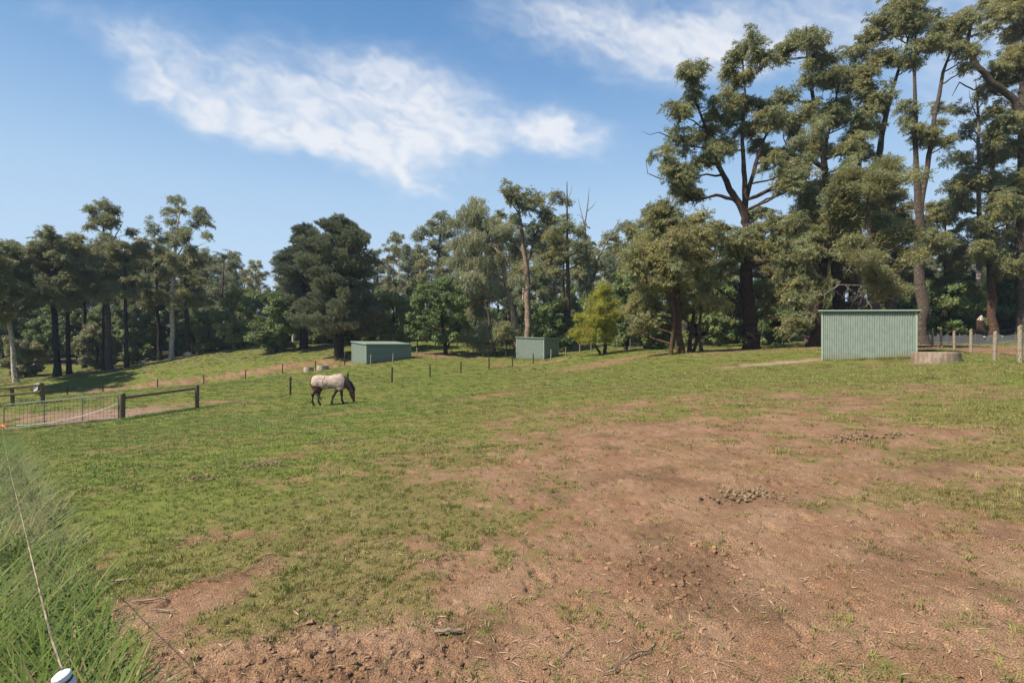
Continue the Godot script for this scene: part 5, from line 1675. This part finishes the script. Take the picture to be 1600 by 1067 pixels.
func left_trees() -> void:
	plain_gum(1201, "leaning pale barked gum nearest the left edge of the frame", 67.0, 24, 372, 40, 490, 0.3, "bark_pale", LEAF.gum, -18, {"lobes": 20, "limb": "bark_grey"})
	plain_gum(1203, "thick dark double trunked gum right of the leaning pale one", 68.0, 88, 360, 42, 470, 0.42, "bark_dark", LEAF.gum, -6, {"lobes": 24})
	plain_gum(1205, "dark straight gum close against the double trunked one", 69.0, 107, 368, 36, 460, 0.29, "bark_dark", LEAF.gum_olive, -4, {"lobes": 20})
	plain_gum(1207, "dark gum set back in shadow between the double trunk and the tall crown", 79.0, 131, 376, 34, 455, 0.32, "bark_dark", LEAF.gum_blue, 0, {"lobes": 18})
	plain_gum(1209, "thin dark gum touching the tall high crowned gum on its left", 73.0, 160, 392, 22, 455, 0.22, "bark_dark", LEAF.gum, 2, {"lobes": 12})
	drawn_tree(1211, "gum_tree", "tallest gum of the far left grove with an open crown above the others", 72.0,
		[[[171, 577, 0.42], [168, 520, 0.34], [165, 450, 0.28], [162, 390, 0.18], [160, 335, 0.07]], [[163, 400, 0.12], [178, 370, 0.08], [190, 348, 0.03]]],
		[[165, 322, 11], [150, 330, 9], [178, 330, 11], [190, 345, 10], [155, 345, 11], [140, 352, 8], [172, 350, 11], [196, 358, 9], [145, 375, 13], [170, 378, 13], [190, 385, 13], [135, 395, 13], [155, 405, 14], [180, 410, 14], [200, 405, 11], [140, 430, 13], [165, 440, 12], [190, 435, 13], [150, 460, 11], [180, 465, 11]], "bark_grey", "gum", LEAF.gum, {"pad": 0.95})
	plain_gum(1213, "curving dark gum between the tallest gum and the white trunk", 71.0, 197, 378, 32, 455, 0.28, "bark_dark", LEAF.gum, -3, {"lobes": 20})
	plain_gum(1215, "dark straight gum just left of the white trunked gum", 79.0, 249, 380, 30, 470, 0.3, "bark_dark", LEAF.gum_olive, -6, {"lobes": 16})
	plain_gum(1217, "dark gum far back between the curving gum and the white trunk", 86.0, 224, 385, 30, 460, 0.34, "bark_dark", LEAF.gum_blue, 2, {"lobes": 16})
	drawn_tree(1219, "gum_tree", "white trunked gum with a wind swept open crown in the left grove", 75.0,
		[[[268, 562, 0.36], [268, 500, 0.31], [270, 440, 0.27], [273, 390, 0.2], [277, 350, 0.12], [283, 318, 0.04]], [[272, 405, 0.12], [285, 388, 0.09], [302, 364, 0.06], [320, 348, 0.02]], [[285, 392, 0.06], [308, 384, 0.05], [330, 374, 0.02]], [[271, 430, 0.1], [256, 405, 0.07], [240, 385, 0.03]]],
		[[285, 318, 10], [297, 325, 10], [272, 325, 7], [255, 330, 7], [300, 335, 8], [318, 344, 9], [290, 347, 8], [331, 372, 8], [262, 345, 8], [280, 358, 9], [240, 352, 11], [255, 370, 13], [276, 378, 12], [295, 370, 11], [300, 390, 9], [235, 385, 13], [258, 395, 12], [285, 400, 11], [300, 408, 9], [245, 420, 10], [290, 425, 9], [268, 468, 7], [284, 455, 7]], "bark_pale", "gum", LEAF.gum, {"pad": 0.85})
	plain_gum(1221, "dark forked gum with the pale stone at its foot", 74.0, 293, 395, 28, 468, 0.36, "bark_dark", LEAF.gum_olive, -4, {"lobes": 18})
	# gums outside the frame on the sunny side; their shadows lie across the left slope
	for q in [[1231, 54.0, -70, 360, 40], [1233, 58.0, -40, 365, 42], [1235, 63.0, -10, 368, 40], [1237, 47.0, -150, 350, 50]]:
		plain_gum(q[0], {1231: "grey gum just past the left edge beyond the rails", 1233: "grey gum past the left edge, behind the nearest one there", 1235: "grey gum touching the leaning pale gum from past the left edge", 1237: "tall grey gum well outside the left edge, nearest the eye"}[q[0]], q[1], q[2], q[3], q[4], 480, 0.4, "bark_grey", LEAF.gum, 0, {"lobes": 22, "group": "gums beyond the left edge"})

func thicket() -> void:
	# shrubs one can tell apart
	for q in [
		[1301, "rounded_shrub", "big light topped rounded shrub between the white trunk and the pines", 78.0, 372, 452, 27, "bush_light"], [1303, "rounded_shrub", "dense darker rounded shrub against the left flank of the second pine", 71.0, 430, 456, 32, "bush"],
		[1305, "rounded_shrub", "yellowish rounded shrub behind the dark forked gum", 82.0, 322, 486, 25, "bush_light"], [1307, "rounded_shrub", "pale grey green bush behind the trunks of the left grove", 76.0, 150, 506, 24, "soft"],
		[1309, "rounded_shrub", "low grey green bush beside the leaning pale gum", 72.0, 40, 532, 22, "soft"], [1311, "blackwood_tree", "bright topped blackwood seen above the left shed's far end", 65.0, 617, 460, 29, "bush_light"],
		[1313, "rounded_shrub", "light green bush left of the curving dark gum", 80.0, 214, 510, 20, "bush_light"], [1315, "rounded_shrub", "dark leafy shrub hiding the lower wall of trees right of the middle shed", 62.0, 866, 470, 26, "bush"],
		[1317, "rounded_shrub", "glossy dark shrub behind the slender gum's trunk", 50.0, 1022, 488, 24, "bush"], [1319, "rounded_shrub", "large glossy shrub left of the big brown trunk", 52.0, 1125, 425, 34, "bush"],
		[1321, "rounded_shrub", "low glossy shrub right of the big brown trunk", 51.0, 1213, 478, 28, "bush_dark"], [1323, "rounded_shrub", "dark layered shrub right of the shed behind the netting", 50.0, 1487, 440, 27, "bush"],
		[1325, "rounded_shrub", "leafy green shrub beside the broken stump", 49.5, 1521, 455, 20, "bush_light"], [1327, "rounded_shrub", "dark shrub filling the space behind the reddish straight gum", 52.0, 1580, 420, 30, "bush_dark"]]:
		bush(q[0], q[1], q[2], q[3], q[4], q[5], q[6], LEAF[q[7]], {"lobes": 18})
	# the rest of the understory
	rng.seed = 1350
	var rows := []
	for c in range(-40, 460, 26):
		rows.append([c + rf(-8, 8), rf(84, 92), rf(470, 498), rf(22, 30)])
	for c in range(-40, 620, 32):
		rows.append([c + rf(-8, 8), rf(94, 104), rf(440, 475), rf(26, 36)])
	for c in range(470, 700, 26):
		rows.append([c + rf(-8, 8), rf(76, 82), rf(472, 500), rf(22, 30)])
	for c in range(690, 1000, 27):
		rows.append([c + rf(-8, 8), rf(70, 78), rf(462, 492), rf(20, 28)])
	for c in range(985, 1640, 32):
		rows.append([c + rf(-8, 8), rf(56, 66), rf(400, 470), rf(24, 34)])
	for c in range(610, 1660, 36):
		rows.append([c + rf(-8, 8), rf(80, 94), rf(425, 465), rf(26, 36)])
	for i in rows.size():
		var q: Array = rows[i]
		var tone: String = ["bush_dark", "bush", "bush", "bush_dark", "bush_light", "bush"][i % 6]
		var z := zone(q[0])
		bush(1400 + i * 2, "understory_shrub", {"bush_dark": "dark", "bush": "mid green", "bush_light": "pale green"}[tone] + (" broad" if q[3] > 29.0 else (" rounded" if q[3] > 25.0 else " narrow")) + (" tall" if q[2] < 440.0 else (" middling" if q[2] < 474.0 else " low")) + " leafy understory shrub " + z, q[1], q[0], q[2], q[3], LEAF[tone], {"lobes": 12, "dens": 0.62, "group": "understory shrubs " + z, "low": 548.0})

func zone(col: float) -> String:
	for q in [[110, "behind the leaning pale gum"], [250, "behind the left grove"], [400, "between the white trunk and the pines"], [600, "behind the two pines"], [730, "behind the round tree"], [930, "behind the middle shed"], [1090, "behind the slender gum"], [1260, "behind the big brown trunk"], [1440, "behind the right shed"]]:
		if col < q[0]:
			return q[1]
	return "behind the thick pale posts"

func forest() -> void:
	# a few kinds of forest gum, repeated behind the front trees
	var kinds := []
	for k in 5:
		rng.seed = 1600 + k * 7
		var h := [21.0, 24.0, 19.0, 26.0, 22.0][k] as float
		var o := thing("forest_gum", "slim forest gum behind the front row", "tree", "forest gums behind the front row", Vector3.ZERO)
		var lean := rf(-1.2, 1.2)
		var stems := [[[0, 0, 0, 0.32], [lean * 0.2, h * 0.35, 0, 0.25], [lean * 0.6, h * 0.6, 0.2, 0.18], [lean, h * 0.95, 0, 0.05]]]
		var lob := []
		for i in 20:
			var t := (i + rng.randf()) / 20.0
			var w := 2.9 * pow(sin(PI * (0.1 + 0.8 * t)), 0.6)
			lob.append([lean * (1 - t * 0.5) + rf(-1, 1) * w, h * lerpf(0.98, 0.34, t), rf(-1, 1) * w, rf(0.8, 1.35)])
		grow(o, stems, lob, ["bark_grey", "bark_pale", "bark_grey", "bark_pale", "bark_dark"][k], "gum", [LEAF.gum_blue, LEAF.gum, LEAF.gum_blue, LEAF.gum_olive, LEAF.gum][k], {"pad": 1.0, "joined": true, "dens": 0.62})
		kinds.append(o)
	rng.seed = 1700
	var spots := []
	for row in [[84, 26], [97, 34], [112, 36], [130, 36], [150, 36]]:
		for i in row[1]:
			var c: float = -60.0 + 1720.0 * (i + rng.randf()) / row[1]
			spots.append([c, row[0] + rf(-5, 5)])
	var n := 0
	for q in spots:
		if q[1] < 90 and (q[0] < 330 or (q[0] > 560 and q[0] < 600)):
			continue
		var p := spot(q[0], q[1])
		var k := n % 5
		var o: Node3D = kinds[k]
		if n >= 5:
			o = kinds[k].duplicate()
			o.name = numbered("forest_gum")
			add_child(o, true)
		o.set_meta("label", ["slim grey", "slim pale stemmed", "short grey blue", "tall pale stemmed", "dark stemmed"][k] + " forest gum " + ("close " if q[1] < 104.0 else "far ") + zone(q[0]))
		o.set_meta("group", "forest gums " + zone(q[0]))
		o.position = p
		o.rotation.y = rf(0, TAU)
		# the skyline: lower on the left, higher behind the centre
		var top: float = 402.0
		if q[0] > 600 and q[0] < 960:
			top = 372.0
		elif q[0] >= 960:
			top = 385.0
		elif q[0] < 330:
			top = 392.0
		top += rf(-14, 26)
		var want: float = (533.0 - top) / 800.0 * q[1] + EYE - p.y
		var h := [21.0, 24.0, 19.0, 26.0, 22.0][k] as float
		var s := clampf(want / h, 0.45, 1.25)
		o.scale = Vector3(s, s, s) * Vector3(rf(0.9, 1.15), 1.0, rf(0.9, 1.15))
		n += 1

# ------------------------------------------------------------------ scene
func _ready() -> void:
	var cam := Camera3D.new()
	cam.name = "camera"
	cam.position = Vector3(0, EYE, 0)
	cam.keep_aspect = Camera3D.KEEP_HEIGHT
	cam.fov = rad_to_deg(2.0 * atan(533.5 / 800.0))
	cam.near = 0.05
	cam.far = 1200.0
	add_child(cam)
	cam.current = true
	for q in [[n_big, 0.28, 3], [n_mid, 0.95, 4], [n_fine, 3.4, 3]]:
		q[0].noise_type = FastNoiseLite.TYPE_SIMPLEX_SMOOTH
		q[0].frequency = q[1]
		q[0].fractal_octaves = q[2]
		q[0].seed = 12 + q[2]
	n_cell.noise_type = FastNoiseLite.TYPE_CELLULAR
	n_cell.cellular_return_type = FastNoiseLite.RETURN_DISTANCE
	n_cell.frequency = 11.0
	n_cell.fractal_octaves = 2
	n_sky.noise_type = FastNoiseLite.TYPE_SIMPLEX_SMOOTH
	n_sky.frequency = 0.011
	n_sky.fractal_octaves = 5
	var sky := Sky.new()
	var sm := PanoramaSkyMaterial.new()
	sm.panorama = ImageTexture.create_from_image(sky_image())
	sm.energy_multiplier = 1.0 / EXPOSURE
	sky.sky_material = sm
	var env := Environment.new()
	env.background_mode = Environment.BG_SKY
	env.sky = sky
	env.tonemap_mode = Environment.TONE_MAPPER_LINEAR
	env.tonemap_exposure = EXPOSURE
	env.sdfgi_enabled = true
	env.ssao_enabled = true
	env.ssil_enabled = true
	env.fog_enabled = true
	env.fog_density = 0.00028
	env.fog_light_color = Color(0.8, 0.88, 1.0)
	var we := WorldEnvironment.new()
	we.name = "environment"
	we.environment = env
	add_child(we)
	var sun := DirectionalLight3D.new()
	sun.name = "sun"
	sun.light_energy = 1.6
	sun.light_color = Color(1.0, 0.955, 0.89)
	sun.light_angular_distance = 0.5
	sun.shadow_enabled = true
	var el := deg_to_rad(SUN_UP)
	var az := deg_to_rad(27.0)  # from the left, a little behind the eye
	var to_sun := Vector3(-cos(el) * cos(az), sin(el), cos(el) * sin(az))
	add_child(sun)
	sun.look_at_from_position(to_sun * 100.0, Vector3.ZERO, Vector3.UP)

	var t0 := Time.get_ticks_msec()
	make_materials()
	survey()
	make_ground()
	print("ground ", Time.get_ticks_msec() - t0)
	make_pads()
	right_trees()
	centre_trees()
	left_trees()
	thicket()
	forest()
	print("trees ", Time.get_ticks_msec() - t0)
	shed("green corrugated shed facing the eye behind the concrete trough at right", Vector3(15.8, 0, -26.07), Vector3(0.839, 0, 0.545) * 3.8, Vector3(0.545, 0, -0.839) * 3.0, [3.27, 3.15, 3.0], 39, 30, "sheet_light", "sheet_green", 0.16)
	shed("long low green shed under the broad pine with its roof just visible", Vector3(-14.25, 0, -50.0), Vector3(0.72, 0, -0.69) * 5.1, Vector3(-0.69, 0, -0.72) * 3.0, [1.43, 1.41, 1.68], 50, 30, "sheet_green", "sheet_light")
	shed("small green shed beside the yellow wattle with one shaded end", Vector3(3.375, 0, -54.0), Vector3(-0.814, 0, -0.58) * 3.54, Vector3(0.58, 0, -0.814) * 3.0, [2.05, 2.16, 1.99], 36, 30, "sheet_light", "sheet_green")
	make_fences()
	make_gate()
	make_near_wire()
	make_troughs()
	make_sticks()
	make_horse()
	print("things ", Time.get_ticks_msec() - t0)
	make_grass()
	make_litter()
	print("all ", Time.get_ticks_msec() - t0)
